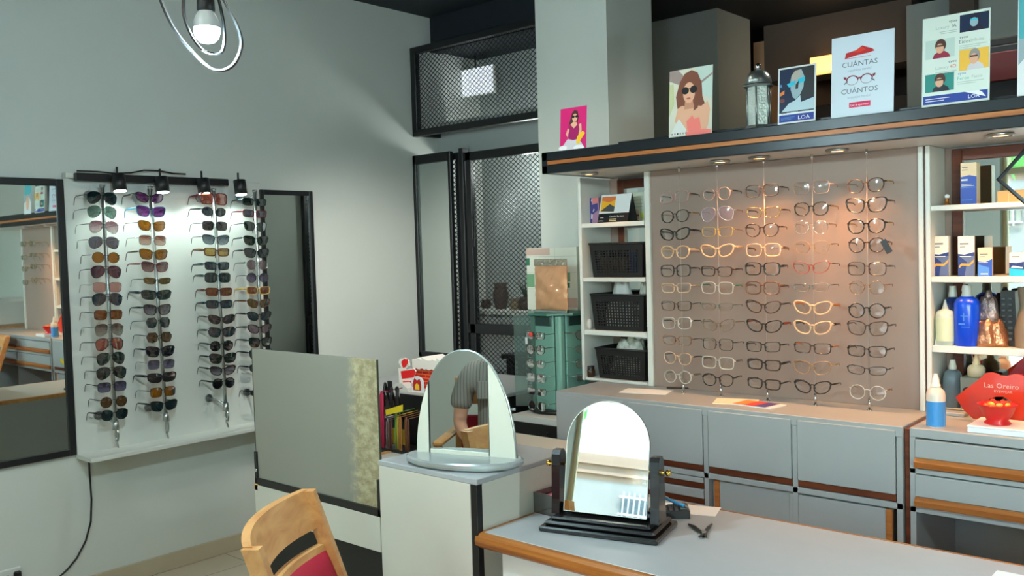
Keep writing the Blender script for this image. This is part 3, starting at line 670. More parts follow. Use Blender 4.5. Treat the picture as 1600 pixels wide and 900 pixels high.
# optical frames on the warm panel
LC = lens('clear_lens', (250, 250, 248), .03)
LC2 = lens('lilac_coated_lens', (222, 214, 232), .05, .1)
OB = acet('black_frame', (22, 20, 20)); OBR = acet('dark_brown_frame', (60, 40, 32)); ODB = acet('mid_brown_frame', (104, 66, 46)); OCP = acet('copper_frame', (196, 132, 106)); OPK = acet('pink_crystal', (234, 190, 180), .45)
OLI = acet('lilac_crystal', (220, 210, 220), .4); OYE = acet('yellow_crystal', (228, 190, 100), .55); OPE = acet('peach_frame', (222, 180, 140)); OPC = acet('peach_crystal', (246, 206, 168), .6)
OCR = acet('clear_crystal', (240, 236, 226), .5); OTN = acet('tan_frame', (160, 126, 92)); OGG = mat('grey_green_wire', (120, 128, 112), .3, .7); ORW = mat('red_wire', (168, 62, 50), .35, .3); OGB = acet('grey_brown_frame', (122, 106, 88))
OGN = mat('green_temple', (20, 110, 72), .4); OOR = mat('orange_temple', (214, 120, 52), .4); OWG = mat('white_gloss', (236, 232, 224), .25); OCO = mat('copper_wire', (188, 128, 82), .25, .9)
EG = [
 [(1052, 308, 'square', .0016, OPK, LC, 'copper-bridged clear', OBR), (1054, 338, 'panto', .0014, OB, LC, 'black browline', FGD), (1052, 366, 'cat', .0022, OB, LC, 'thick black angular', None), (1053, 394, 'panto', .0024, OPE, LC, 'peach rounded', None),
  (1054, 423, 'square', .0016, OB, LC, 'black squarish', None), (1055, 450, 'rect', .0016, OPC, LC, 'clear peach', OPC), (1055, 478, 'rect', .0012, OBR, LC, 'thin dark', OB), (1055, 505, 'square', .0014, OCR, LC, 'clear dark-topped', FGM),
  (1056, 532, 'rect', .0009, OCO, LC, 'thin copper', FGM), (1056, 560, 'panto', .0016, OPC, LC, 'red-topped clear', OBR), (1058, 589, 'round', .002, OCR, LC, 'clear rounded', FSV)],
 [(1119, 303, 'round', .0014, OPK, LC, 'pale pink clear', OBR), (1120, 334, 'aviator', .0012, OLI, LC2, 'lilac clear', FGD), (1120, 362.5, 'rect', .0012, OYE, LC, 'yellow clear', FGD), (1120, 392, 'cat', .003, OPE, LC, 'thick peach cat-eye', None),
  (1119, 424, 'rect', .0016, OBR, LC, 'dark brown', None), (1120, 450, 'square', .0014, OCR, LC, 'green-templed clear', OGN), (1120, 479, 'slim', .0009, OGG, LC, 'thin grey-green', None), (1122, 508, 'cat', .0013, OGB, LC, 'grey-brown cat-eye', None),
  (1121, 538, 'square', .0009, FGM, LC, 'thin black half-rim', FGM), (1121, 567, 'square', .002, OCR, LC, 'clear square', FSV), (1121, 594, 'panto', .0014, OB, LC, 'black rounded gold-hinged', OB)],
 [(1190, 298, 'square', .0013, OBR, LC, 'gold and black browline', OB), (1192, 332, 'rect', .0013, FGD, LC, 'gold square', OBR), (1190, 359.5, 'panto', .0018, OBR, LC, 'black-topped clear', OB), (1192, 391, 'square', .0022, OPC, LC, 'amber clear', ODB),
  (1191, 420, 'square', .002, OB, LC, 'black square', None), (1191, 450, 'square', .002, ODB, LC, 'brown square', None), (1192, 479.5, 'cat', .0018, OBR, LC, 'dark cat-eye', None), (1193, 509.5, 'cat', .002, OB, LC, 'black red-templed', acet('red_brown_temple', (150, 62, 44))),
  (1192, 542, 'rect', .0013, OB, LC, 'thin black', None), (1193, 570, 'rect', .002, OB, LC, 'thick black', None), (1193, 600, 'rect', .0017, OB, LC, 'black rectangular', None)],
 [(1267, 293, 'square', .0009, OPK, LC, 'pink rimless', OCP), (1267, 326.5, 'panto', .0015, OB, LC, 'black rounded', FGD), (1267, 355, 'round', .0009, FSV, LC, 'thin silver', FGD), (1268, 386.5, 'panto', .0008, OTN, LC, 'thin tan', OBR),
  (1267, 418, 'cat', .0011, ORW, LC, 'thin red', FBR), (1267, 449, 'slim', .0007, FSV, LC, 'silver rimless', OBR), (1269, 481, 'cat', .0026, OPE, LC, 'cream orange-templed cat-eye', OOR), (1269, 512, 'cat', .0026, OPE, LC, 'cream dark-templed cat-eye', OBR),
  (1269, 544, 'rect', .0016, OBR, LC, 'brown orange-templed', OOR), (1268, 574.5, 'wayfarer', .0014, OTN, LC, 'tan', None), (1269, 605, 'cat', .0018, OB, LC, 'black cat-eye', None)],
 [(1352, 290, 'panto', .0014, OBR, LC, 'thin brown', FGD), (1353, 320.5, 'wayfarer', .0019, OB, LC, 'black square', None), (1353, 353.5, 'panto', .0018, OB, LC, 'black rounded', FGD), (1354, 383, 'round', .0018, OBR, LC, 'dark round tagged', None),
  (1354, 420, 'square', .0013, OBR, LC, 'thin dark square', None), (1354, 449.5, 'round', .0008, OCO, LC, 'thin copper round', None), (1354, 485.5, 'round', .0018, OB, LC, 'black round', None), (1355, 513, 'wayfarer', .0016, OBR, LC, 'dark brown', OB),
  (1354, 549, 'rect', .0015, OB, LC, 'black rectangular', None), (1354, 579, 'slim', .0012, FGM, LC, 'dark half-rim', OB), (1355, 613.5, 'round', .0014, OCR, LC, 'clear round', FGD)]]
CN = ['leftmost', 'second', 'middle', 'fourth', 'rightmost']
for ci, colm in enumerate(EG):
    for ri, (px, py, kind, rim, fm, lm, d, tm) in enumerate(colm):
        p = on(1, 3.196, px, py); x = RODX[ci] + max(-.02, min(.02, p.x-RODX[ci]))
        R = Matrix.Rotation(radians(random.uniform(-3, 5)), 4, 'Z') @ Matrix.Rotation(radians(random.uniform(-2, 2)), 4, 'X') @ Matrix.Rotation(radians(random.uniform(-1.5, 1.5)), 4, 'Y')
        lab = f"{d} eyeglasses, {ORD[ri]} from top in the warm panel's {CN[ci]} column"
        tem = .0014 if rim < .0013 else (.0026 if rim < .002 else .004)
        g = glasses('eyeglasses', lab, 'eyeglasses', 'eyeglasses on the warm panel', Matrix.Translation((x, 3.198, p.z)) @ R, kind, rim*(1.55 if rim > .0012 else 1.3), fm, lm, tm, tem*1.15, .25, 1.06)
        if ri % 4 == 2 or rim < .001:   # small clear saddle that carries the bridge on the rod
            pass
p = on(1, 3.19, 1384, 383)
tg = MB(Matrix.Translation(p) @ Matrix.Rotation(radians(-28), 4, 'Y')).box(-.011, .011, -.003, .0, -.03, .02, .001)
tg.tube([(0, -.001, .02), (-.006, 0, .032), (-.004, 0, .042)], .0008, 5)
tag(tg.build('security_tag', mat('tag_black', (34, 38, 42), .4)), 'black security tag hanging from a temple of round glasses in the rightmost column', 'tag')
# a few frames on the panel that only the left mirror shows
for i, (x, z) in enumerate(((-.15, 1.72), (-.15, 1.62), (-.15, 1.52), (-.15, 1.4), (.05, 1.72), (.05, 1.6), (.05, 1.5), (.05, 1.38))):
    glasses('eyeglasses', f"gold-glinting eyeglasses seen in the left mirror, {ORD[i % 4]} from top of its {('near','far')[i//4]} column", 'eyeglasses', 'eyeglasses seen in the mirror', Matrix.Translation((x, 3.185, z)), ('panto', 'rect', 'cat', 'round')[i % 4], .0014, FGD, LC, None, .002)
# ============================================================ DESK, COLUMN, SCREEN
t = thing('service_desk', 'grey topped desk with thick orange oak edge in the right foreground', 'desk', (-.6, 2.05, 0))
DX0, DX1, DY0, DY1, DZ = -1.696, .75, 1.762, 2.335, .78
MB().box(DX0+.008, DX1, DY0+.012, DY1-.008, DZ-.035, DZ, .001).build('desktop', M_GREYD, t)
e = MB(); n = 10
prof = [(DY0+.013, DZ-.001), (DY0+.002, DZ-.004), (DY0-.004, DZ-.012), (DY0-.006, DZ-.024), (DY0-.003, DZ-.036), (DY0+.004, DZ-.043), (DY0+.03, DZ-.044), (DY0+.03, DZ-.03), (DY0+.013, DZ-.02)]
e.prism(prof, DX0-.012, DX1, 'yz'); e.box(DX0-.002, DX0+.009, DY0+.01, DY1, DZ-.035, DZ+.0005, .002); e.box(DX0, DX1, DY1-.009, DY1, DZ-.035, DZ+.001, .002)
e.build('edge_trim', M_OAKE, t)
MB().box(DX0+.055, DX1-.03, DY0+.03, DY0+.048, .03, DZ-.035, .001).build('front_panel', M_WHITE, t)
MB().box(DX0+.055, DX0+.073, DY0+.048, DY1-.03, 0, DZ-.035, .001).build('side_panel', M_WHITE, t)
MB().box(DX1-.06, DX1-.03, DY0+.048, DY1-.03, 0, DZ-.035, .001).build('side_panel', M_WHITE, t)
t = thing('display_plinth', 'white laminate box with black corner strip carrying the arched silver mirror', 'plinth', (-1.9, 1.96, 0))
CX0, CX1, CY0, CY1, CZ = -2.108, -1.70, 1.762, 2.17, .925
MB().box(CX0, CX1-.026, CY0, CY1, 0, CZ-.016, .001).box(CX1-.027, CX1, CY0+.004, CY1, 0, CZ-.016, .001).build('body', M_PLINTH, t)
MB().box(CX0-.001, CX1+.001, CY0-.001, CY1, CZ-.016, CZ, .002).build('top', M_GREYD, t)
MB().box(CX1-.022, CX1+.0015, CY0-.0025, CY0+.02, 0, CZ-.016, .001).build('corner_strip', M_BLKP, t)
t = thing('screen_table', 'low white counter with black plinth carrying the smoked glass screen', 'counter', (-2.45, 2.2, 0))
SX0, SX1, SY0, SZ = -2.785, -2.112, 1.762, .748
MB().box(SX0, SX1, SY0, SY0+.02, .64, SZ-.0, .001).box(SX0+.02, SX1, SY0+.02, 2.95, SZ-.03, SZ, .001).build('top', M_PLINTH, t)
MB().box(SX0, SX0+.02, SY0+.02, 2.95, 0, SZ-.02, .001).build('side_panel', M_GREYL, t)
MB().box(SX0-.004, SX0+.02, SY0, 2.95, SZ-.02, SZ+.004, .002).build('edge_trim', M_BEECH, t)
MB().box(SX0+.01, SX1, SY0+.012, SY0+.03, 0, .64, .001).build('plinth_board', M_BLKP, t)
t = thing('glass_screen', 'smoked glass screen in a black channel standing on the white counter', 'screen', (-2.45, 1.78, SZ))
def smoke():
    m = lens('smoked_patchy_glass', (172, 178, 168), .05, .5, tint2=(150, 152, 142)); nt = m.node_tree  # smoked pane with a patchy tan band towards the right end
    tc = nt.nodes.new('ShaderNodeTexCoord'); sx = nt.nodes.new('ShaderNodeSeparateXYZ'); nz = nt.nodes.new('ShaderNodeTexNoise'); nz.inputs['Scale'].default_value = 16; nz.inputs['Detail'].default_value = 7; nz.inputs['Roughness'].default_value = .7
    nt.links.new(tc.outputs['Generated'], sx.inputs[0]); nt.links.new(tc.outputs['Generated'], nz.inputs['Vector'])
    ma = nt.nodes.new('ShaderNodeMath'); ma.operation = 'MULTIPLY_ADD'; ma.inputs[1].default_value = .16
    nt.links.new(nz.outputs['Fac'], ma.inputs[0]); nt.links.new(sx.outputs[0], ma.inputs[2])
    r = nt.nodes.new('ShaderNodeValToRGB'); e = r.color_ramp.elements; e[0].position = .86; e[1].position = .93
    e[0].color = (0, 0, 0, 1); e[1].color = (1, 1, 1, 1); nt.links.new(ma.outputs[0], r.inputs['Fac'])
    ds = [q for q in nt.nodes if q.type == 'BSDF_DIFFUSE'][0]; mx = nt.nodes.new('ShaderNodeMixRGB')
    r2 = nt.nodes.new('ShaderNodeValToRGB'); e2 = r2.color_ramp.elements; e2[0].position = .42; e2[1].position = .6
    e2[0].color = (*lin((150, 138, 104)), 1); e2[1].color = (*lin((188, 176, 140)), 1)
    nt.links.new(nz.outputs['Fac'], r2.inputs['Fac'])
    mx.inputs[1].default_value = (*lin((178, 175, 160)), 1); nt.links.new(r2.outputs['Color'], mx.inputs[2]); nt.links.new(r.outputs['Color'], mx.inputs[0]); nt.links.new(mx.outputs[0], ds.inputs['Color'])
    m1 = [q for q in nt.nodes if q.type == 'MIX_SHADER' and q.inputs[1].is_linked and q.inputs[1].links[0].from_node.type == 'BSDF_TRANSPARENT'][0]
    mm = nt.nodes.new('ShaderNodeMath'); mm.operation = 'MULTIPLY_ADD'; mm.inputs[1].default_value = .35; mm.inputs[2].default_value = .55
    nt.links.new(r.outputs['Color'], mm.inputs[0]); nt.links.new(mm.outputs[0], m1.inputs[0])
    return m
MB().box(SX0+.004, SX1-.002, 1.772, 1.778, SZ+.004, 1.228).build('glass_pane', smoke(), t)
f = MB().box(SX0, SX1, 1.764, 1.786, SZ, SZ+.024, .001).box(SX0, SX0+.012, 1.764, 1.786, SZ, .865, .001).box(SX1-.012, SX1, 1.764, 1.786, SZ, .862, .001)
f.build('channel', mat('black_rubber_channel', (30, 28, 24), .5), t)
MB().box(SX0-.001, SX0+.0035, 1.772, 1.778, .865, 1.228).box(SX1-.003, SX1+.0, 1.772, 1.778, .862, 1.228).build('glass_edge', mat('dark_glass_edge', (58, 64, 52), .2), t)
MB().cyl((SX0+.011, 1.764, .80), (SX0+.011, 1.760, .80), .006, n=10).build('clip', M_CHROME, t)
# arched silver vanity mirror on the plinth
ang = radians(16.6)
M = Matrix.Translation((-1.857, 1.874, CZ)) @ Matrix.Rotation(ang, 4, 'Z') @ Matrix.Scale(.915, 4)
t = thing('vanity_mirror', 'arched silver table mirror with cream side wings on the white plinth', 'mirror', M=M)
b = MB(M)
ra, rb = .205, .112
def ellpts(a, b_, n=40): return [(a*cos(2*pi*k/n), b_*sin(2*pi*k/n)) for k in range(n)]
for (s0, z0, s1, z1) in ((.86, 0, .93, .004), (.93, .004, .93, .009), (.93, .009, 1., .012), (1., .012, 1., .022), (1., .022, .96, .027), (.96, .027, .0001, .027)):
    P, Q = ellpts(ra*s0, rb*s0), ellpts(ra*s1, rb*s1); n = 40
    b.add([(x, y, z0) for x, y in P]+[(x, y, z1) for x, y in Q], [(k, (k+1) % n, n+(k+1) % n, n+k) for k in range(n)], 0, True)
b.build('base', M_SILVER, t)
TL = radians(-1.3)
MT = M @ Matrix.Translation((0, .012, .026)) @ Matrix.Rotation(TL, 4, 'X')
HW, HH = .178, .336
def arch(x):
    return HH*max(0, 1-(abs(x+.0)/HW)**2.25)**.55
def archpoly(x0, x1, n=28, zb=0.):
    top = [(x1+(x0-x1)*k/n, arch(x1+(x0-x1)*k/n)) for k in range(n+1)]
    return [(x0, zb), (x1, zb)]+[(x, max(z, zb+.001)) for x, z in top]
mw = MB(MT)
mw.prism(archpoly(-.128, .086), -.002, .003); mw.build('mirror_pane', M_MIRROR, t)
M_CREAM = mat('cream_lacquer', (208, 207, 192), .35)
for (x0, x1) in ((-HW, -.131), (.089, HW)):
    MB(MT).prism(archpoly(x0, x1), -.003, .009).build('side_wing', M_CREAM, t)
MB(MT).prism(archpoly(-.1315, -.1275), -.004, .009).build('dark_joint', M_BLKP, t)
MB(MT).prism(archpoly(-HW, HW, 40), .010, .016).build('back_plate', M_SILVER, t)
r = MB(MT).tube([(x, .006, arch(x)) for x in [-HW+2*HW*k/50 for k in range(51)]], .0042, 8); r.build('rim', M_SILVER, t)
MB(MT).box(-.128, .086, -.004, .004, -.006, .014, .002).build('lower_rail', M_CREAM, t)
MB(MT).cyl((.163, .006, .155), (.176, .006, .155), .005, n=10).build('stud', M_CHROME, t)
# black swivel mirror on the desk
M = Matrix.Translation((-1.432, 1.996, DZ)) @ Matrix.Rotation(radians(14.6), 4, 'Z') @ Matrix.Scale(.944, 4)
t = thing('swivel_mirror', 'arched mirror swivelling between black lacquered posts on the desk', 'mirror', M=M)
b = MB(M)
b.box(-.178, .178, -.098, .098, 0, .016, .004).box(-.166, .166, -.086, .086, .016, .03, .006).box(-.15, .15, -.072, .072, .03, .04, .004)
b.build('base', M_BLKL, t)
for sx in (-1, 1):
    b = MB(M); x = sx*.1505
    b.prism([(-.036, .038), (.036, .038), (.03, .08), (.026, .18), (.022, .21), (.012, .222), (-.012, .222), (-.022, .21), (-.026, .18), (-.03, .08)], x-.0125, x+.0125, 'yz')
    p = b.build('post', M_BLKL, t)
    k = MB(M).lathe((x+sx*.0125, 0, .178), [(.006, 0), (.006, sx*.006), (.004, sx*.008), (.004, sx*.012), (.0095, sx*.016), (.0095, sx*.024), (.004, sx*.028)], 14, axis=0)
    k.build('knob', M_GOLD, p)
    MB(M).cyl((x-sx*.0125, 0, .178), (x-sx*.03, 0, .178), .004, n=10).build('pivot', M_GOLD, p)
b = MB(M).box(-.138, .138, .004, .022, .04, .06, .003); b.build('cross_rail', M_BLKL, t)
MT = M @ Matrix.Translation((0, 0, .178)) @ Matrix.Rotation(radians(-11.5), 4, 'X')
W2 = .126; ht = .19; hb = -.132; zs = ht-W2*.98
P = [(-W2, hb), (W2, hb)]+[(W2*cos(pi*k/28), zs+(ht-zs)*sin(pi*k/28)) for k in range(29)]
MB(MT).prism(P, -.004, .0).build('mirror_pane', M_MIRROR, t)
P2 = [(x*1.004, z*1.0+(.0008 if z > 0 else -.0008)) for x, z in P]
MB(MT).prism(P2, .0002, .005).build('back_board', M_BLKL, t)
MB(MT).tube([(x, -.004, z) for x, z in P], .0012, 6, closed=True).build('bevel_edge', mat('pale_glass_edge', (226, 232, 222), .15), t)
# things on the desk
def desk(px, py, dz=0): return on(2, DZ+dz, px, py)
p = desk(858, 806)
M = Matrix.Translation((p.x, p.y+.055, DZ)) @ Matrix.Rotation(radians(-4), 4, 'Z')
t = thing('note_box', 'clear box of coloured note paper behind the left post of the swivel mirror', 'box', M=M)
b = MB(M).box(-.056, .056, -.056, -.053, 0, .06).box(-.056, .056, .053, .056, 0, .06).box(-.056, -.053, -.056, .056, 0, .06).box(.053, .056, -.056, .056, 0, .06).box(-.056, .056, -.056, .056, 0, .003)
b.build('tray', lens('smoky_acrylic', (190, 184, 180), .06, .12), t)
cs = [(196, 170, 92), (170, 176, 106), (206, 160, 104), (188, 110, 120), (214, 128, 140)]
b = MB(M); ms = []
for k, c in enumerate(cs): b.box(-.049, .049, -.049, .049, .004+.008*k, .0118+.008*k, 0, k); ms.append(mat(f'note_paper_{"abcde"[k]}', c, .8))
b.box(-.02, .049, -.049, .03, .044, .05, 0, 5); ms.append(mat('pink_note_paper', (242, 160, 190), .8)); b.build('paper_stack', ms, t)
p = desk(868, 788)
t = thing('tape_dispenser', 'small black rounded tape dispenser against the plinth behind the swivel mirror', 'dispenser', (p.x+.03, p.y+.13, DZ))
x, y = p.x+.035, p.y+.12
MB().prism([(x-.05, DZ), (x+.05, DZ), (x+.05, DZ+.03), (x+.04, DZ+.058), (x+.018, DZ+.078), (x-.012, DZ+.082), (x-.036, DZ+.068), (x-.05, DZ+.036)], y-.018, y+.018).build('body', M_BLKP, t)
MB().cyl((x-.002, y-.02, DZ+.045), (x-.002, y+.02, DZ+.045), .024, n=20).build('tape_roll', mat('grey_tape', (96, 96, 92), .5), t)
MB().cyl((x+.03, y-.005, DZ+.083), (x+.03, y-.005, DZ+.099), .0095, .008, 14).build('button', M_SILVER, t)
a, c_ = desk(1038, 812), desk(1075, 800)
M = Matrix.Translation((-1.365, 2.2, DZ)) @ Matrix.Rotation(radians(36), 4, 'Z') @ Matrix.Scale(.74, 4)
t = thing('calculator', 'black desk calculator lying right of the swivel mirror', 'calculator', M=M)
MB(M).prism([(-.075, 0), (.075, 0), (.075, .03), (.062, .036), (-.07, .015), (-.075, .01)], -.05, .05, 'xz').build('body', M_BLKP, t)
k = MB(M)
for i in range(5):
    for j in range(4):
        x0 = -.062+i*.02; y0 = -.044+j*.022; z = .0165+(x0+.07)/.132*.021
        k.box(x0, x0+.014, y0, y0+.017, z-.002, z+.004, .001)
k.build('keypad', mat('key_grey', (60, 62, 64), .5), t)
MB(M).box(.04, .062, -.04, .04, .033, .0375, .001).build('display_window', mat('display_green_grey', (112, 122, 112), .2), t)
p = desk(1062, 797, .0)
tag(MB(Matrix.Translation((p.x+.02, p.y+.015, DZ)) @ Matrix.Rotation(radians(18), 4, 'Z')).box(-.085, .085, -.04, .05, .0, .0012).build('paper_slip', M_PAPER), 'white paper slip under the calculator at the desk rear edge', 'paper')
M = Matrix.Translation((-1.36, 2.222, DZ+.0272)) @ Matrix.Rotation(radians(-22), 4, 'Z')
t = thing('ballpoint_pen', 'light blue pen lying on top of the black calculator', 'pen', M=M)
MB(M).tube([(-.065, 0, .006), (.05, 0, .006)], .0045, 10).build('barrel', mat('pen_blue', (60, 150, 205), .3), t)
MB(M).tube([(.05, 0, .006), (.066, 0, .006)], [.0045, .001], 10).build('tip', M_SILVER, t)
MB(M).box(-.064, -.028, -.0015, .0015, .0105, .013, .0005).build('clip', M_SILVER, t)
a = desk(1076, 822); b_ = desk(1112, 822); c_ = desk(1098, 840)
t = thing('pliers', 'small dark pliers lying open on the grey desktop', 'pliers', (c_.x, c_.y, DZ))
M_PL = mat('dark_tool_metal', (62, 56, 50), .4, .6)
j = Vector((c_.x-.004, c_.y+.014, DZ+.006))
for k, q in enumerate((a, b_)):
    q = Vector((q.x, q.y, DZ+.005)); d = (j-q).normalized()
    MB().tube([q, q.lerp(j, .35)+Vector((.0, -.004 if k else .004, 0)), q.lerp(j, .8), j, j+d*.012+Vector((0, -.004, 0)), j+d*.022+Vector((.003*(1 if k == 0 else -1), -.012, 0))], [.003, .0052, .0045, .0065, .0045, .0018], 8).build('handle', M_PL, t)
MB().cyl((j.x, j.y, DZ+.001), (j.x, j.y, DZ+.013), .006, n=14).build('pivot', M_STEEL, t)
p = desk(1580, 897)
tag(MB().box(p.x-.03, p.x+.15, p.y-.1, p.y+.004, DZ, DZ+.0015).build('paper_sheet', M_CARD), 'white sheet of paper at the right edge of the desktop', 'paper')
# ============================================================ CHAIRS
def wood_chair(label, M, seatm):
    """bentwood cafe chair: local +Y is the back side, seat centre at origin"""
    t = thing('wooden_chair', label, 'chair', M=M)
    hw, zt = .228, .94
    def bx(z): return .21+.10*(z-.45)/.41                     # rake of the back
    for sx in (-1, 1):
        MB(M).prism([(.20, 0), (.245, 0), (.235, .42), (.258, .62), (.364, zt), (.326, zt), (.222, .62), (.198, .44)], sx*hw-.014, sx*hw+.014, 'yz').build('leg', M_BEECH, t)
        MB(M).prism([(-.235, 0), (-.20, 0), (-.195, .43), (-.24, .43)], sx*hw-.014, sx*hw+.014, 'yz').build('leg', M_BEECH, t)
    def rail(z0, z1, depth, name, th=.02):
        b = MB(M); n = 14; vs = []
        for k in range(n+1):
            x = -hw+2*hw*k/n; cur = depth*(1-(x/hw)**2)
            for (z, o) in ((z0, 0), (z0, th), (z1, th), (z1, 0)):
                y = .258+(z-.62)*.33+cur+o-.02
                vs.append((x, y, z))
        fs = []
        for k in range(n):
            for e in range(4): fs.append((k*4+e, k*4+(e+1) % 4, k*4+4+(e+1) % 4, k*4+4+e))
        fs += [(3, 2, 1, 0), (n*4, n*4+1, n*4+2, n*4+3)]
        b.add(vs, fs); return b.build(name, M_BEECH, t)
    rail(.845, .942, .05, 'top_rail'); rail(.785, .802, .05, 'middle_rail'); rail(.50, .525, .03, 'lower_rail')
    b = MB(M); n = 14; m_ = 8; vs = []
    for i in range(m_+1):
        z = .522+(.786-.522)*i/m_
        for k in range(n+1):
            x = -hw+.014+2*(hw-.014)*k/n; e = (1-(x/hw)**2)
            y = .258+(z-.62)*.33+.048*e-.02-.012*min(1, 4*e)*sin(pi*min(1, max(0, i/m_)))**.4
            vs.append((x, y, z))
    w = n+1; fs = [(i*w+k, i*w+k+1, (i+1)*w+k+1, (i+1)*w+k) for i in range(m_) for k in range(n)]
    vs2 = [(x, y+.022, z) for x, y, z in vs]; N = len(vs)
    fs2 = [tuple(N+q for q in f[::-1]) for f in fs]
    bd = [k for k in range(w)]+[i*w+n for i in range(1, m_+1)]+[m_*w+k for k in range(n-1, -1, -1)]+[i*w for i in range(m_-1, 0, -1)]
    fs3 = [(bd[i], N+bd[i], N+bd[(i+1) % len(bd)], bd[(i+1) % len(bd)]) for i in range(len(bd))]
    b.add(vs+vs2, fs+fs2+fs3, 0, True); b.build('back_cushion', seatm, t)
    MB(M).box(-hw, hw, -.235, .225, .40, .435, .006).build('seat_frame', M_BEECH, t)
    MB(M).box(-hw+.012, hw-.012, -.245, .20, .435, .475, .018).build('seat', seatm, t)
    return t
M_RED = mat('crimson_upholstery', (172, 18, 48), .75, bump=.15, bscale=300, var=.08)
p0 = Vector((-1.95, 1.40, 0))
M = Matrix.Translation((-1.54, 1.433, 0)) @ Matrix.Rotation(radians(129.6), 4, 'Z')
CHM = M
wood_chair('beech chair with crimson back cushion in front of the white counter', M, M_RED)
# ============================================================ BETWEEN SCREEN AND CABINET
t = thing('corner_cabinet', 'low black cabinet with pale top behind the screen in the corner', 'cabinet', (-3.4, 3.4, 0))
MB().box(-3.9, -2.93, 3.005, 3.75, 0, .83, .002).build('body', M_BLKP, t); MB().box(-3.91, -2.92, 2.99, 3.76, .83, .85, .003).build('top', M_GREYL, t)
S0 = on(1, 3.1, 627, 625); zt = .85
M_CRED = mat('bright_red_card', (226, 22, 24), .5); M_CWH = mat('off_white_card', (232, 226, 216), .6)
def P3(px, py, y=3.1): q = on(1, y, px, py); return (q.x, q.z)
t = thing('cardboard_figure', 'red and white cardboard cut-out figure on the black corner cabinet', 'figure', (S0.x, 3.1, zt))
def outl(pts, y=3.1): return [P3(a, b, y) for a, b in pts]
body = outl([(627, 610), (625, 582), (624.5, 575), (629, 574), (625, 566), (627, 560), (634, 559), (640, 563), (641, 571), (636, 577), (648, 575), (651, 580), (647, 590), (646, 597), (648, 606), (645, 614), (630, 614)])
body = [(x, max(z, zt)) for x, z in body]
MB().prism(body, 3.09, 3.1).build('white_backing', M_CWH, t)
b = MB(); y = 3.0888
b.poly(outl([(628, 571), (627, 565), (631, 561), (637, 561), (638, 566), (634, 573), (630, 575)], y), y).poly(outl([(626, 580), (632, 579), (640, 578), (647, 577), (650, 581), (646, 590), (628, 592)], y), y).poly([(x, max(z, zt+.004)) for x, z in outl([(629, 596), (645, 595), (646, 605), (643, 613), (634, 611)], y)], y)
b.build('red_print', M_CRED, t)
zb = min(z for x, z in body)
MB().box(body[0][0], body[0][0]+.06, 3.1, 3.13, zt, zt+.01, .002).build('foot', M_CWH, t)
t = thing('chimney_box', 'red brick patterned cardboard box with snowy white rim beside the red figure', 'box', (S0.x+.15, 3.2, zt))
a = on(1, 3.16, 647, 570); c_ = on(1, 3.16, 690, 590)
def bricks():
    m = mat('printed_brick', (206, 40, 28), .6); nt = m.node_tree; b_ = nt.nodes['Principled BSDF']; tc = nt.nodes.new('ShaderNodeTexCoord'); mp = nt.nodes.new('ShaderNodeMapping'); mp.inputs['Rotation'].default_value = (radians(90), 0, 0)
    br = nt.nodes.new('ShaderNodeTexBrick'); br.inputs['Color1'].default_value = (*lin((210, 40, 26)), 1); br.inputs['Color2'].default_value = (*lin((190, 30, 24)), 1); br.inputs['Mortar'].default_value = (*lin((240, 130, 70)), 1)
    br.inputs['Scale'].default_value = 1; br.inputs['Brick Width'].default_value = .05; br.inputs['Row Height'].default_value = .018; br.inputs['Mortar Size'].default_value = .002
    nt.links.new(tc.outputs['Object'], mp.inputs['Vector']); nt.links.new(mp.outputs['Vector'], br.inputs['Vector']); nt.links.new(br.outputs['Color'], b_.inputs['Base Color']); return m
MB().prism([(a.x+.008, zt), (a.x+.17, zt), (a.x+.2, a.z), (a.x, a.z)], 3.16, 3.3).build('box_body', bricks(), t)
w = MB(); 
for k in range(6):
    x = a.x-.004+.036*k; w.prism([(x, a.z-.012-.006*(k % 2)), (x+.018, a.z-.02), (x+.036, a.z-.012), (x+.036, a.z+.03), (x, a.z+.03+.008*(k % 3))], 3.15, 3.302)
w.build('snow_rim', M_CWH, t)
t = thing('price_sign', 'small white sign with red lettering and a red house picture below the brick box', 'sign', (S0.x+.03, 3.06, zt))
a = on(1, 3.05, 643, 615); x0, x1 = a.x, a.x+.088; z1 = on(1, 3.05, 650, 588).z
arc = [(x0, zt), (x1, zt)]+[((x0+x1)/2+(x1-x0)/2*cos(pi*k/12), z1-.03+.03*sin(pi*k/12)) for k in range(13)]
MB().prism(arc, 3.05, 3.056).build('card', M_CARD, t)
b = MB(); b.text('BLACK', .021, x0+.004, z1-.052, 3.0492, 0).poly([(x0+.015, zt+.01), (x1-.015, zt+.01), (x1-.015, zt+.05), (x1-.025, zt+.07), ((x0+x1)/2, zt+.06), (x0+.025, zt+.072), (x0+.015, zt+.05)], 3.0492, 0)
b.poly([(x0+.028, zt+.014), (x1-.028, zt+.014), (x1-.028, zt+.036), ((x0+x1)/2, zt+.048), (x0+.028, zt+.036)], 3.0488, 1)
b.build('print', [mat('print_red', (190, 26, 30), .5), mat('print_yellow', (240, 196, 40), .5)], t)
p = on(2, zt, 622, 610)
tag(MB(Matrix.Translation((p.x+.02, p.y+.03, zt))).prism([(-.07, 0), (.07, 0), (.06, .018), (.02, .04), (-.03, .034), (-.065, .02)], -.04, .05).build('crumpled_bag', mat('grey_white_plastic', (196, 194, 186), .5, bump=.4, bscale=40)), 'crumpled pale plastic bag at the foot of the red figure', 'bag')
tag(MB().prism([(-3.6, zt), (-3.42, zt), (-3.44, zt+.02), (-3.58, zt+.026)], 3.25, 3.4).build('folded_cloth', mat('dark_grey_cloth', (60, 62, 62), .9, bump=.3)), 'dark folded cloth left of the red figure', 'cloth')
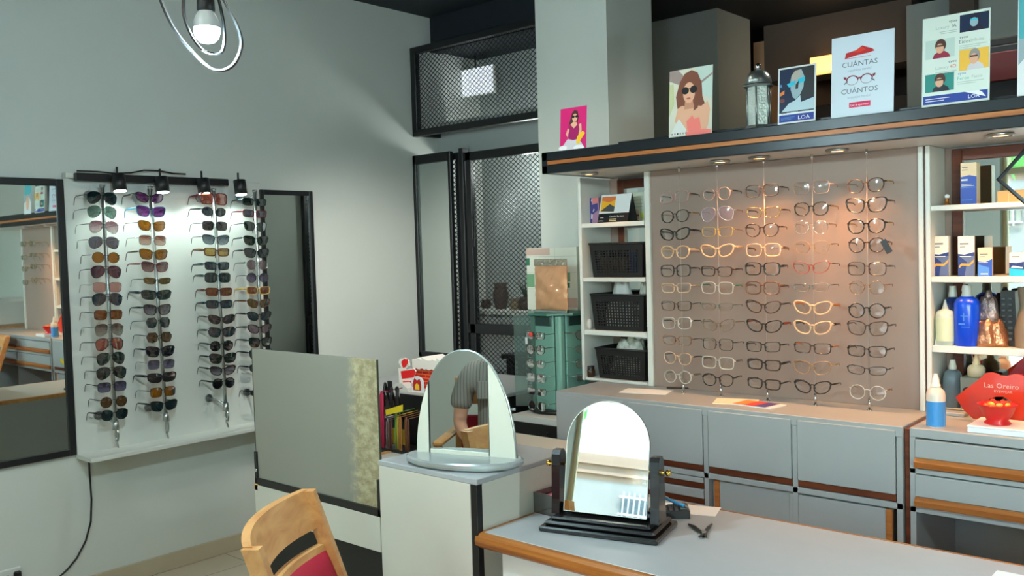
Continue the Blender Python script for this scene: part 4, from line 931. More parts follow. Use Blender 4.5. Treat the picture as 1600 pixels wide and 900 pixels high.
# cord rack
CY = 2.4
def C(px, py, y=CY): q = on(1, y, px, py); return Vector((q.x, y, q.z))
t = thing('cord_rack', 'black rack with arched hooks for eyeglass cords standing behind the glass screen', 'rack', (-2.72, CY, SZ))
MB().box(-2.84, -2.63, CY-.02, CY+.16, SZ, SZ+.012, .002).build('base', M_BLKP, t)
MB().box(-2.83, -2.62, CY+.09, CY+.1, SZ+.012, .965, .002).build('back_plate', M_BLKP, t)
for (x0, x1, zt_) in ((597, 601, 600), (606, 612, 607), (613, 622, 606)):
    a = C(x0, 650); b_ = C(x1, 650); tp = C(x0, zt_)
    pts = [(a.x, CY+.085, SZ+.012), (a.x, CY+.03, tp.z-.03), (a.x+.2*(b_.x-a.x), CY+.02, tp.z-.005), ((a.x+b_.x)/2, CY+.015, tp.z), (b_.x-.2*(b_.x-a.x), CY+.01, tp.z-.005), (b_.x, CY, tp.z-.03), (b_.x, CY, tp.z-.09)]
    MB().tube(pts, .006, 8).build('hook', M_BLKP, t)
q = C(602, 604)
MB().box(q.x-.012, q.x+.012, CY+.02, CY+.03, q.z-.03, q.z+.02, .002).build('hook_cap', M_BLKP, t)
pk = mat('crimson_cord', (150, 24, 60), .5)
CORDS = [(594, 627, 690, .006, (150, 30, 60), 'crimson'), (598, 630, 690, .005, (110, 26, 34), 'dark red'), (603, 612, 660, .012, (176, 24, 66), 'bright crimson'), (595, 652, 712, .008, (150, 154, 150), 'grey'), (599, 655, 712, .006, (110, 116, 108), 'dark grey'), (604, 652, 712, .007, (206, 200, 198), 'white'), (608, 654, 712, .005, (150, 132, 140), 'mauve'), (611, 656, 712, .005, (110, 92, 88), 'taupe'), (617, 655, 712, .006, (92, 48, 40), 'maroon'), (622, 645, 712, .0065, (112, 160, 74), 'green'), (627, 648, 712, .005, (200, 168, 44), 'mustard'), (632, 650, 712, .006, (168, 112, 52), 'tan'), (637, 652, 708, .006, (128, 78, 40), 'brown'), (642, 654, 706, .005, (104, 60, 38), 'dark brown')]
for i, (px, za, zb_, r, c, nm) in enumerate(CORDS):
    a = C(px, za); yy = CY-.012-.007*(i % 3); zlo = SZ+.016
    k = MB().tube([(a.x-.004, yy, zlo), (a.x-.005, yy, (a.z+zlo)/2), (a.x-.004, yy+.002, a.z-.012), (a.x, yy+.004, a.z), (a.x+.004, yy+.002, a.z-.012), (a.x+.006, yy, (a.z+zlo)/2), (a.x+.005, yy, zlo)], r*.55, 7)
    k.tube([(a.x, yy+.004, a.z), (a.x, CY+.09, a.z+.004)], .0016, 5)
    tag(k.build('eyeglass_cord', mat('cord_'+nm.replace(' ', '_'), c, .6, bump=.3, bscale=200)), f'{nm} eyeglass cord hanging on the black rack behind the screen', 'cord', 'eyeglass cords on the rack')
a = C(616, 638); b_ = C(641, 632)
tt = thing('header_card', 'yellow folded header card lying on top of the hanging cords', 'card', (a.x, CY, a.z-.02))
MB().prism([(a.x, a.z-.022), (b_.x, b_.z-.02), (b_.x+.002, b_.z+.006), (a.x-.002, a.z)], CY-.045, CY-.04).build('card', mat('yellow_card', (236, 208, 30), .5), tt)
p1, p2 = C(612, 668), C(633, 676)
MB().box(p1.x, p2.x, CY-.002, CY, p2.z-.05, p1.z, .0005).build('packet', mat('mustard_packet', (190, 158, 40), .45), tt)
# white drawer box, rotating teal display
t = thing('drawer_box', 'small white drawer box with black fronts under the teal rotating display', 'drawers', (-2.62, 3.3, 0))
MB().box(-2.83, -2.40, 3.18, 3.6, .0, .77, .002).build('body', M_WHITE, t)
for z0, z1 in ((.665, .742), (.56, .64), (.3, .535)):
    d = MB().box(-2.812, -2.42, 3.172, 3.182, z0, z1, .002).build('drawer', M_BLKP, t)
    MB().cyl((-2.60, 3.172, (z0+z1)/2), (-2.60, 3.16, (z0+z1)/2), .006, n=10).build('knob', M_BLACK, d)
cx, cy = -2.70, 3.40
TZ0, TZ1 = .77, 1.236
M_TEAL = mat('pale_teal_laminate', (122, 168, 152), .35); M_TEALD = mat('teal_plastic', (60, 118, 104), .3)
t = thing('rotating_display', 'pale teal rotating eyeglasses display with clear side panels beside the cabinet', 'display', (cx, cy, TZ0))
MB().lathe((cx, cy, TZ0), [(.12, 0), (.15, .004), (.152, .012), (.14, .018)], 32).build('turntable', M_BLKP, t)
R45 = Matrix.Translation((cx, cy, 0)) @ Matrix.Rotation(radians(-5), 4, 'Z')
b = MB(R45)
for k in range(4):
    b.X = R45 @ Matrix.Rotation(k*pi/2, 4, 'Z'); b.box(-.062, .062, -.105, -.095, TZ0+.018, TZ1, .002)
    b.box(.062, .1, -.1, -.062, TZ0+.018, TZ1, .008)
b.build('core', M_TEAL, t)
for k in range(4):
    MB(R45 @ Matrix.Rotation(k*pi/2, 4, 'Z')).box(-.05, .05, -.112, -.104, TZ1-.052, TZ1-.008, .002).build('light_louvre', mat('dark_louvre', (34, 58, 54), .3), t)
MB(R45).prism([(.16*cos(pi/8+k*pi/4), .16*sin(pi/8+k*pi/4)) for k in range(8)], TZ1, TZ1+.009, 'xy').build('top_plate', M_TEALD, t)
M_ACR = lens('clear_acrylic', (206, 226, 220), .0, .1)
MB(Matrix.Translation((cx, cy, 0)) @ Matrix.Rotation(radians(38), 4, 'Z')).box(-.215, -.09, -.04, -.036, TZ0+.03, TZ1-.002).build('acrylic_panel', M_ACR, t)
gi = 0
for k, rows in ((0, 6), (3, 5), (1, 5)):
    Rk = R45 @ Matrix.Rotation(k*pi/2, 4, 'Z')
    for r in range(rows):
        z = TZ1-.09-.066*r
        hb = MB(Rk).tube([(0, -.105, z), (0, -.155, z+.004), (0, -.158, z+.012)], .003, 6); hb.build('hook', M_CHROME, t)
        km = [('rect', FGM, LC), ('panto', FBR, LC), ('oval', OGG, LC), ('square', FSV, LC), ('rect', FSV, LC), ('round', FSV, LC)][(r+k) % 6]
        Q = Rk @ Matrix.Translation((0, -.163, z-.004)) @ Matrix.Scale(.85, 4)
        Q = Rk @ Matrix.Translation((0, -.165, z-.004))
        side = {0: 'front', 3: 'left', 1: 'right'}[k]
        glasses('eyeglasses', f"{['dark metal','brown','grey-green','silver','thin silver','round silver'][(r+k)%6]} eyeglasses, {ORD[r]} from top on the {side} face of the teal display", 'eyeglasses', 'eyeglasses on the teal display', Q, km[0], .0011, km[1], km[2], None, .0016) if True else 0
        gi += 1
p = R45 @ Vector((-.02, -.172, TZ1-.088))
tag(MB(Matrix.Translation(p)).lathe((0, 0, 0), [(.001, -.002), (.012, -.002), (.012, .001), (.001, .001)], 16, axis=1).build('price_sticker', mat('sticker_red', (226, 70, 60), .5)), 'round red sticker on the topmost glasses of the teal display', 'sticker')
p = R45 @ Vector((-.05, -.172, TZ1-.115))
tag(MB(Matrix.Translation(p)).box(-.007, .007, -.001, .001, -.02, .012, .0005).tube([(0, 0, .012), (.004, .004, .026)], .0006, 5).build('price_tag', M_CARD), 'small white price tag hanging from the topmost glasses of the teal display', 'tag')
# bag and tiled carton on top of the teal display
M_TOP = TZ1+.009
a = on(1, 3.3, 835, 405); b_ = on(1, 3.3, 887, 484)
t = thing('foil_pouch', 'copper foil pouch with clear shiny front standing on the teal display', 'pouch', (-2.66, 3.3, M_TOP))
x0, x1, z0, z1 = a.x, b_.x, M_TOP, a.z
def foil(name, c, r=.25, bs=26):
    m = mat(name, c, r, .75, bump=1., bscale=bs)
    for q in m.node_tree.nodes:
        if q.type == 'BUMP': q.inputs['Distance'].default_value = .012
    return m
n, m_ = 16, 22; vs = []
for i in range(m_+1):
    for k in range(n+1):
        u, v = k/n, i/m_
        bul = .017*sin(pi*u)**.6*sin(pi*min(1, v*1.02))**.6
        vs.append((x0+(x1-x0)*u+random.uniform(-.0008, .0008), 3.3-bul+.004*sin(9*u+13*v)*sin(pi*u)*sin(pi*v)+.003*sin(23*u-17*v+2)*sin(pi*u)+random.uniform(-.0022, .0022), z0+.014+(z1-.03-z0-.014)*v))
w = n+1; fs = [(i*w+k, i*w+k+1, (i+1)*w+k+1, (i+1)*w+k) for i in range(m_) for k in range(n)]
b = MB().add(vs+[(x, 3.304+(3.304-y)*.2, z) for x, y, z in vs], fs+[tuple(len(vs)+q for q in f[::-1]) for f in fs], 0, True)
b.build('pouch_body', mat('copper_foil', (226, 168, 126), .16, .35, bump=.35, bscale=14, coat=.6), t)
MB().box(x0-.002, x1+.002, 3.296, 3.302, z1-.032, z1, .001).build('silver_seal', foil('silver_foil', (196, 186, 168), .18, 60), t)
MB().box(x0-.002, x1+.002, 3.288, 3.312, z0, z0+.016, .002).build('bottom_strip', M_STEEL, t)
a = on(1, 3.46, 822, 388); b_ = on(1, 3.46, 903, 480)
t = thing('pattern_carton', 'flat carton with pink, green and white tile pattern behind the foil pouch', 'carton', (-2.7, 3.46, M_TOP))
x0, x1, z0, z1 = a.x, b_.x, M_TOP, on(1, 3.46, 860, 387).z
MB().box(x0, x1, 3.46, 3.49, z0, z1, .001).build('carton_body', mat('cream_card', (216, 216, 202), .5), t)
W = x1-x0; H = z1-z0; b = MB(); y = 3.4592
for (u0, u1, v0, v1, mi) in ((0, .48, .885, .99, 0), (0, .07, .72, .84, 1), (0, .16, .37, .58, 2), (.76, .87, .46, .6, 2), (.78, .86, .36, .44, 1), (.8, 1, .05, .2, 0)):
    b.rect(x0+W*u0, x0+W*u1, z0+H*v0, z0+H*v1, y, mi)
for u in (.2, .58): b.rect(x0+W*u-.0006, x0+W*u+.0006, z0, z1, y-.0002, 3)
for v in (.86, .6, .34): b.rect(x0, x1, z0+H*v-.0006, z0+H*v+.0006, y-.0002, 3)
b.build('tile_print', [mat('print_dusty_pink', (198, 168, 154), .5), mat('print_bottle_green', (44, 110, 84), .5), mat('print_sage', (112, 156, 120), .5), mat('print_line', (172, 172, 160), .5)], t)
# ============================================================ LEFT OPEN SHELVES
def basket(label, x0, x1, y0, y1, z, h, fl=.012):
    t = thing('plastic_basket', label, 'basket', ((x0+x1)/2, (y0+y1)/2, z), group='black baskets on the left shelves')
    def wall(name, A, B, nr, nc, cw):
        # pierced wall between bottom corners A, B (x,y) flaring outward by fl along out vector
        ax, ay = A; bx_, by_ = B; L = sqrt((bx_-ax)**2+(by_-ay)**2); ux, uy = (bx_-ax)/L, (by_-ay)/L; ox, oy = uy, -ux
        vs = []; fs = []
        def V(u, v, d):
            f = fl*v/h; e = (u/L-.5)*2*f
            vs.append((ax+ux*(u+e)+ox*(f+d), ay+uy*(u+e)+oy*(f+d), z+v)); return len(vs)-1
        mu, mv0, mv1 = .02, .018, .028
        us = [0]; 
        p = (L-2*mu)/nc
        for i in range(nc): us += [mu+p*i+p*.24, mu+p*i+p*.76]
        us.append(L)
        q = (h-mv0-mv1)/nr; vv = [0]
        for j in range(nr): vv += [mv0+q*j+q*.22, mv0+q*j+q*.78]
        vv.append(h)
        nu, nv = len(us), len(vv); th = .0025
        g = [[[V(u, v, d) for u in us] for v in vv] for d in (0, -th)]
        for j in range(nv-1):
            for i in range(nu-1):
                hole = (i % 2 == 1) and (j % 2 == 1)
                a, b2, c2, d2 = (j, i), (j, i+1), (j+1, i+1), (j+1, i)
                if not hole:
                    fs.append([g[0][r][s_] for r, s_ in (a, b2, c2, d2)]); fs.append([g[1][r][s_] for r, s_ in (d2, c2, b2, a)])
                else:
                    for (r1, s1), (r2, s2) in ((a, b2), (b2, c2), (c2, d2), (d2, a)): fs.append([g[0][r1][s1], g[0][r2][s2], g[1][r2][s2], g[1][r1][s1]])
        return vs, fs
    nc = 15; b = MB()
    for A, B, n_ in (((x0, y0), (x1, y0), 15), ((x1, y0), (x1, y1), 9), ((x1, y1), (x0, y1), 15), ((x0, y1), (x0, y0), 9)):
        vs, fs = wall('', A, B, 9, n_, 0); b.add(vs, fs)
    b.build('pierced_walls', M_BLKP, t)
    MB().box(x0, x1, y0, y1, z, z+.003).build('bottom', M_BLKP, t)
    e = fl; r = MB(); c = [(x0-e, y0-e), (x1+e, y0-e), (x1+e, y1+e), (x0-e, y1+e)]
    for k in range(4):
        p, q = c[k], c[(k+1) % 4]; r.tube([(p[0], p[1], z+h), (q[0], q[1], z+h)], .005, 6)
    r.build('rim', M_BLKP, t); return t
bx0, bx1 = -2.425, -2.165
def crumple(cx, cy, z, rx, ry, h, seed, n=22, m=12):
    rnd = random.Random(seed); vs = []; ph = [rnd.uniform(0, 6) for _ in range(6)]
    for i in range(m+1):
        a = pi/2*i/m
        for k in range(n):
            q = 2*pi*k/n; w = 1+.16*sin(3*q+ph[0])*cos(a)+.11*sin(7*q+ph[1]+3*a)+.07*sin(11*q+ph[2])
            vs.append((cx+rx*cos(a)*cos(q)*w, cy+ry*cos(a)*sin(q)*w, z+h*sin(a)*(1+.18*sin(5*q+ph[3])*cos(a)+.1*sin(9*a+ph[4]))))
    fs = [(i*n+k, i*n+(k+1) % n, (i+1)*n+(k+1) % n, (i+1)*n+k) for i in range(m) for k in range(n)]+[tuple(range(n-1, -1, -1)), tuple(m*n+k for k in range(n))]
    return MB().add(vs, fs, 0, True)
basket('black perforated basket alone under the calendar shelf, blue contents showing', bx0, bx1, 3.315, 3.49, 1.4115, .15)
basket('black perforated basket on the middle left shelf with white cloth bags on top', bx0, bx1, 3.315, 3.49, 1.1745, .16)
basket('black perforated basket on the lowest left shelf with patterned cloth inside', bx0+.02, bx1, 3.315, 3.49, .9575, .135)
tag(MB().box(-2.25, -2.175, 3.34, 3.46, 1.4155, 1.53, .006).build('packet', mat('royal_blue_card', (20, 52, 120), .4)), 'royal blue packet inside the topmost black basket', 'packet')
tag(MB().box(-2.41, -2.27, 3.35, 3.47, 1.4155, 1.50, .006).build('packet', mat('brown_card', (126, 92, 66), .6)), 'brown card packet inside the topmost black basket', 'packet')
M_CLO = mat('white_cloth', (206, 204, 200), .85, bump=.3); M_CLO2 = mat('patterned_cloth', (206, 204, 192), .8, bump=.4, var=.5, vscale=40)
tag(crumple(-2.33, 3.40, 1.18, .075, .055, .215, 3).build('cloth_bag', M_CLO), 'crumpled white cloth bag rising at left from the middle black basket', 'bag')
tag(crumple(-2.205, 3.40, 1.18, .03, .05, .215, 5).build('cloth_bag', M_CLO2), 'crumpled patterned white bag at right in the middle black basket', 'bag')
tag(crumple(-2.285, 3.40, .963, .095, .055, .18, 9).build('cloth_pouch', M_CLO2), 'folded black and white patterned cloth in the lowest black basket', 'cloth')
p = on(1, 3.32, 926, 583)
t = thing('small_jar', 'small brown jar left of the lowest black basket', 'jar', (p.x, 3.33, .957))
MB().lathe((p.x-.015, 3.325, .957), [(.017, 0), (.02, .006), (.02, .03), (.017, .036)], 16).build('jar', mat('dark_amber_glass', (62, 40, 22), .2), t); MB().lathe((p.x-.015, 3.325, .993), [(.018, 0), (.018, .012), (.016, .014)], 16).build('lid', M_BLKP, t)
p = on(1, 3.32, 918, 497)
tag(MB().sphere((p.x, 3.33, 1.174+.024), (.016, .016, .024)).build('white_bottle', M_CLO), 'small rounded white object left of the middle black basket', 'bottle')
# calendar shelf
z = 1.655
a = on(1, 3.36, 912, 347); b_ = on(1, 3.36, 936, 347)
x0, x1, h = a.x, b_.x, on(1, 3.36, 924, 309).z-z
t = thing('booklet', 'upright booklet with blue, pink and orange cover left of the desk calendar', 'book', ((x0+x1)/2, 3.36, z))
MB().box(x0, x1, 3.36, 3.372, z, z+h, .001).build('cover', mat('booklet_mauve', (158, 120, 148), .4), t)
W = x1-x0; b = MB()
pr = lambda P_, mi: b.poly([(x0+W*u, z+h*v) for u, v in P_], 3.3592-.0002*mi, mi)
pr([(.05, .62), (.25, .6), (.3, .8), (.22, .98), (.05, .98)], 0); pr([(.05, .02), (.3, .02), (.3, .34), (.05, .34)], 1); pr([(.6, .78), (.98, .78), (.98, .98), (.6, .98)], 2)
pr([(.1, .5), (.36, .62), (.32, .98), (.55, .98), (.58, .72), (.95, .78), (.95, .5), (.62, .36), (.55, .02), (.32, .02), (.34, .34)], 3)
pr([(.5, .2), (.58, .16), (.62, .34), (.52, .4)], 4); pr([(.52, .9), (.6, .98), (.6, .8)], 4); pr([(.62, .44), (.74, .52), (.7, .58)], 4)
b.build('cover_print', [mat('print_orange', (216, 128, 86), .4), mat('print_pink', (206, 84, 140), .4), mat('print_salmon', (198, 118, 116), .4), mat('print_indigo', (58, 52, 116), .4), mat('print_pale', (214, 206, 222), .4)], t)
a = on(1, 3.33, 933, 347); b_ = on(1, 3.33, 984, 344)
x0, x1 = a.x+.01, b_.x-.004; h = .125
t = thing('desk_calendar', 'tent shaped desk calendar with a sunset photo on the upper left shelf', 'calendar', ((x0+x1)/2, 3.36, z))
MB().prism([(3.318, z), (3.40, z), (3.362, z+h), (3.358, z+h)], x0, x1, 'yz').build('stand', mat('calendar_black', (20, 22, 26), .4), t)
sl = (3.358-3.318)/h
def CP(u, v, o=.0006): zz = z+h*v; return (x0+(x1-x0)*u, 3.318+(zz-z)*sl-o, zz)
def cq(b, u0, u1, v0, v1, mi, o=.0006): b.add([CP(u0, v0, o), CP(u1, v0, o), CP(u1, v1, o), CP(u0, v1, o)], [(0, 1, 2, 3)], mi)
b = MB(); cq(b, 0, 1, .33, 1, 0); cq(b, .04, .5, .38, .93, 1, .0009); b.add([CP(.05, .42, .0013), CP(.5, .38, .0013), CP(.5, .55, .0013), CP(.33, .66, .0013), (CP(.16, .52, .0013))], [(0, 1, 2, 3, 4)], 2)
b.add([CP(.04, .8, .0013), CP(.3, .72, .0013), CP(.5, .8, .0013), CP(.5, .93, .0013), CP(.04, .93, .0013)], [(0, 1, 2, 3, 4)], 3)
b.build('calendar_page', [M_CARD, mat('sunset_yellow', (240, 176, 40), .4), mat('hill_shadow', (70, 78, 84), .4), mat('sunset_orange', (214, 116, 66), .4)], t)
b = MB()
tm = MB().text('Damián San Luis', .0135, 0, 0, 0)
b.X = Matrix.Translation((x0, 3.3172, z)) @ Matrix.Rotation(-atan2(sl, 1), 4, 'X')
b.text('Damián San Luis', .0115, .062, .024, 0, 0).text('OPTICA', .008, .004, .006, 0, 0).rect(.062, .1, .013, .017, 0, 1).rect(.062, .1, .006, .01, 0, 1).rect(.012, .03, .022, .026, 0, 0)
b.build('lettering', [M_CARD, mat('print_cream', (216, 206, 150), .5)], t)
a = on(1, 3.45, 985, 345); b_ = on(1, 3.45, 1008, 345)
t = thing('photo_card', 'upright card with a face photo right of the desk calendar', 'card', ((a.x+b_.x)/2, 3.45, z))
x0, x1 = a.x, min(b_.x, -2.142); h = on(1, 3.45, 995, 300).z-z
MB().box(x0, x1, 3.45, 3.454, z, z+h, .0005).build('card', mat('pale_green_card', (206, 214, 196), .5), t)
W = x1-x0; b = MB(); b.rect(x0+.01*W, x0+.5*W, z, z+h*.42, 3.4495, 0).ell(x0+.36*W, z+h*.2, W*.25, h*.17, 3.449, 1).rect(x0+.12*W, x0+.6*W, z+h*.2, z+h*.245, 3.4486, 2).ell(x0+.36*W, z+h*.34, W*.26, h*.07, 3.4488, 3).rect(x0+.12*W, x0+.6*W, z, z+h*.06, 3.4486, 2)
b.rect(x0+.7*W, x0+.9*W, z+.1*h, z+.32*h, 3.4495, 4)
for v in (.72, .6, .5): b.rect(x0+.2*W, x0+.9*W, z+h*v, z+h*(v+.012), 3.4495, 5)
b.build('print', [mat('photo_orange', (214, 150, 60), .4), mat('photo_skin', (206, 148, 112), .4), mat('photo_dark', (70, 46, 46), .4), mat('photo_hair', (196, 176, 160), .4), mat('photo_lime', (196, 206, 70), .4), mat('print_grey', (130, 138, 128), .5)], t)
# ============================================================ RIGHT OPEN SHELVES
def carton(label, px0, px1, pyt, y, z, dep, style, name='lens_solution_box', yaw=0.):
    a = on(1, y, px0, 440); b_ = on(1, y, px1, 440); h = on(1, y, (px0+px1)/2, pyt).z-z; W = b_.x-a.x
    M = Matrix.Translation((a.x, y, z)) @ Matrix.Rotation(radians(yaw), 4, 'Z')
    t = thing(name, label, 'box', M=M, group='lens solution boxes')
    base, ms, fn = style
    MB(M).box(0, W, 0, dep, 0, h, .001).build('carton', base, t)
    b = MB(M); fn(b, W, h); b.build('print', ms, t); return t
PB = mat('print_blue', (28, 70, 170), .35); PDB = mat('print_deep_blue', (16, 36, 110), .35); PW = mat('print_white', (226, 224, 214), .35); POR = mat('print_ribbon', (224, 152, 40), .35); PGB = mat('print_grey_blue', (84, 96, 136), .35); PCY = mat('print_cyan', (30, 170, 206), .35); PLB = mat('print_light_blue', (70, 126, 206), .35); PGY = mat('print_mid_grey', (120, 122, 120), .4); PCR = mat('print_warm_cream', (238, 208, 166), .35)
def st_tall(b, W, h):
    b.poly([(0, .0), (W, 0), (W, h*.66), (W*.55, h*.70), (0, h*.66)], -.0006, 0).rect(W*.05, W*.45, h*.57, h*.61, -.0012, 1).rect(W*.06, W*.85, h*.44, h*.455, -.0012, 1).rect(W*.06, W*.7, h*.48, h*.49, -.0012, 1).rect(W*.06, W*.75, h*.1, h*.12, -.0012, 2).rect(W*.1, W*.45, h*.88, h*.9, -.0012, 3).rect(W*.1, W*.45, h*.82, h*.835, -.0012, 3).rect(0, W, h*.44-.006, h*.44-.004, -.0012, 2)
def st_ribbon(b, W, h):
    b.poly([(0, 0), (W, 0), (W, h*.6), (W*.4, h*.54), (0, h*.56)], -.0006, 0)
    b.poly([(W*.4, 0), (W, 0), (W, h*.5), (W*.1, h*.5), (W*.55, h*.35)], -.001, 1)
    b.poly([(W*.05, h*.24), (W*.2, h*.32), (W*.7, h*.31), (W*.98, h*.42), (W*.95, h*.34), (W*.7, h*.25), (W*.25, h*.26), (W*.08, h*.2)], -.0014, 2)
    b.rect(W*.12, W*.66, h*.79, h*.83, -.0012, 3).rect(W*.12, W*.45, h*.72, h*.74, -.0012, 3).rect(W*.12, W*.8, h*.48, h*.5, -.0018, 4)
def st_small(b, W, h):
    b.poly([(0, 0), (W, 0), (W, h*.6), (W*.5, h*.5), (0, h*.53)], -.0006, 0).poly([(0, 0), (W*.8, 0), (W*.8, h*.3), (0, h*.42)], -.001, 1).rect(W*.14, W*.7, h*.75, h*.79, -.0012, 3).rect(W*.14, W*.5, h*.68, h*.7, -.0012, 3).rect(W*.2, W*.7, h*.06, h*.1, -.0014, 2).rect(W*.05, W*.7, h*.47, h*.49, -.0014, 2)
def st_cyan(b, W, h):
    b.poly([(0, 0), (W, 0), (W, h*.62), (W*.5, h*.56), (0, h*.58)], -.0006, 0).poly([(0, 0), (W, 0), (W, h*.28), (0, h*.34)], -.001, 1).poly([(W*.1, h*.36), (W*.25, h*.45), (W*.9, h*.38), (W*.9, h*.33)], -.0012, 2).rect(W*.16, W*.7, h*.82, h*.86, -.0012, 3)
CREAMB = mat('box_cream', (232, 226, 212), .4); WARMB = mat('box_warm_cream', (240, 208, 168), .4)
zA, zB, zC, zD = 1.656, 1.413, 1.176, .957
carton('tall blue and cream solution box alone on the top right shelf', 1502, 1527, 254, 3.345, zA, .045, (WARMB, [PB, PW, PLB, PGY], st_tall))
carton('large navy and white solution box with orange ribbon at left on the second right shelf', 1457.5, 1482, 369, 3.335, zB, .05, (CREAMB, [PDB, PGB, POR, PGY, PW], st_ribbon), yaw=8)
carton('large navy and white solution box with pale ribbon, second on that shelf', 1497, 1522, 369, 3.335, zB, .06, (CREAMB, [PDB, PGB, POR, PGY, PW], st_ribbon), yaw=12)
carton('small blue and peach solution box right of the ribbon boxes', 1528, 1550, 387, 3.325, zB, .05, (WARMB, [PB, PLB, PW, PGY], st_small), yaw=10)
carton('small cyan and navy solution box at the right photo edge on the second shelf', 1577, 1600, 395, 3.33, zB, .05, (CREAMB, [PDB, PCY, PW, PGY], st_cyan), yaw=6)
p = on(1, 3.34, 1564, 320)
t = thing('kraft_box', 'low kraft coloured box at right on the top right shelf', 'box', (p.x, 3.38, zA))
MB().box(p.x-.012, p.x+.11, 3.34, 3.42, zA, on(1, 3.34, 1565, 298).z, .002).build('carton', mat('kraft_card', (222, 170, 104), .55), t); MB().rect(p.x+.022, p.x+.024, zA+.002, zA+.03, 3.3394).build('seam', PCR, t)
p = on(1, 3.36, 1480, 318)
t = thing('trinket', 'small brass trinket with a pale bead left on the top right shelf', 'ornament', (p.x, 3.36, zA))
MB().lathe((p.x, 3.36, zA), [(.012, 0), (.013, .004), (.006, .01), (.008, .018), (.006, .026)], 14).build('foot', mat('old_brass', (150, 92, 40), .3, .8), t); MB().sphere((p.x, 3.36, zA+.032), .008).build('bead', M_CARD, t)
def bottle(label, px, pyt, y, z, r, mats, prof, cap, name='bottle', lb=None, cat='bottle'):
    p = on(1, y, px, 500); h = on(1, y, px, pyt).z-z
    t = thing(name, label, cat, (p.x, y, z))
    MB().lathe((p.x, y, z), [(rr*r, hh*h) for rr, hh in prof], 24).build('body', mats[0], t)
    MB().lathe((p.x, y, z), [(rr*r, hh*h) for rr, hh in cap], 20).build('cap', mats[1], t)
    if lb: MB().lathe((p.x, y, z), [(lb[0]*r, lb[1]*h), (lb[0]*r, lb[2]*h)], 24).build('label', mats[2], t)
    return t, p, h
BP = [(.9, 0), (1, .02), (1, .62), (.92, .7), (.6, .78), (.4, .8)]
NOZ = [(.42, .8), (.42, .86), (.3, .9), (.12, .99), (.06, 1)]
M_BLUE = mat('cobalt_bottle', (6, 70, 210), .25); M_BLUD = mat('navy_bottle', (10, 36, 96), .3)
bottle('pale yellow squeeze bottle with pointed nozzle at left on the third right shelf', 1477, 468, 3.325, zC, .031, (mat('frosted_plastic', (196, 202, 186), .35), mat('grey_nozzle', (168, 178, 174), .4), mat('pale_green_label', (208, 212, 176), .5)), [(.9, 0), (1, .02), (1, .66), (.85, .74), (.4, .78), (.3, .8)], [(.34, .8), (.24, .86), (.1, .98), (.05, 1)], lb=(1.01, .1, .62))
bottle('dark blue spray bottle behind the pale nozzle bottle', 1489, 447, 3.39, zC, .034, (M_BLUD, mat('grey_white_cap', (190, 190, 180), .4)), [(.9, 0), (1, .02), (1, .6), (.85, .72), (.45, .8), (.4, .82)], [(.42, .8), (.42, .86), (.36, .9), (.34, 1)])
t, p, h = bottle('bright cobalt blue bottle with pale cap on the third right shelf', 1511, 446, 3.335, zC, .041, (M_BLUE, MATS['grey_white_cap']), [(.92, 0), (1, .02), (1, .68), (.9, .76), (.55, .81), (.42, .82)], [(.42, .81), (.44, .84), (.36, .88), (.4, .93), (.34, 1)])
b = MB(); y = 3.335-.0415
b.rect(p.x-.01, p.x+.014, zC+h*.5, zC+h*.51, y, 0).rect(p.x-.016, p.x+.004, zC+h*.36, zC+h*.385, y, 0).rect(p.x-.008, p.x+.02, zC+h*.32, zC+h*.33, y, 0).rect(p.x-.002, p.x+.002, zC+h*.42, zC+h*.56, y, 0); b.build('print', PLB, t)
p = on(1, 3.31, 1464, 524)
tag(MB().lathe((p.x, 3.315, zC), [(.008, 0), (.009, .002), (.009, .016), (.006, .02)], 12).build('loose_bottle_cap', M_CARD), 'tiny white bottle cap in front of the pale nozzle bottle', 'pot')  # tiny white cylinder, taken for a loose bottle cap
p = on(1, 3.34, 1546, 540)
t = thing('draped_bust', 'copper and grey crumpled foil ornament beside the blue bottle', 'ornament', (p.x, 3.35, zC))
crumple(p.x, 3.35, zC, .05, .04, .11, 21, 26, 14).build('lower_foil', foil('rose_copper_foil', (200, 140, 104), .3, 30), t)
crumple(p.x-.004, 3.352, zC+.085, .034, .026, .095, 24, 20, 10).build('upper_foil', foil('grey_rose_foil', (160, 140, 136), .35, 40), t)
p0, p1 = on(1, 3.36, 1562, 540), on(1, 3.36, 1587, 540); zt_ = on(1, 3.36, 1574, 455).z
t = thing('tool_tower', 'black tower with rows of slots right of the foil ornament', 'tower', ((p0.x+p1.x)/2, 3.36, zC))
MB().prism([(p0.x-.006, zC), (p1.x+.006, zC), (p1.x-.002, zt_), (p0.x+.004, zt_)], 3.36, 3.42).build('body', M_BLKP, t)
b = MB()
for k in range(8):
    zz = zC+.02+(zt_-zC-.03)*k/8
    for x in (p0.x+.006, p1.x-.022): b.box(x, x+.014, 3.353, 3.3605, zz, zz+.009, .002)
b.build('slot', mat('slot_grey', (72, 74, 76), .4), t)
p = on(1, 3.34, 1597, 540)
tag(MB().lathe((p.x+.012, 3.35, zC), [(.035, 0), (.036, .06), (.028, .1), (.02, .14), (.024, .17), (.026, .2)], 20).build('stone_vase', mat('brown_stone', (122, 104, 84), .6)), 'brown waisted vase at the right photo edge on the third shelf', 'vase')
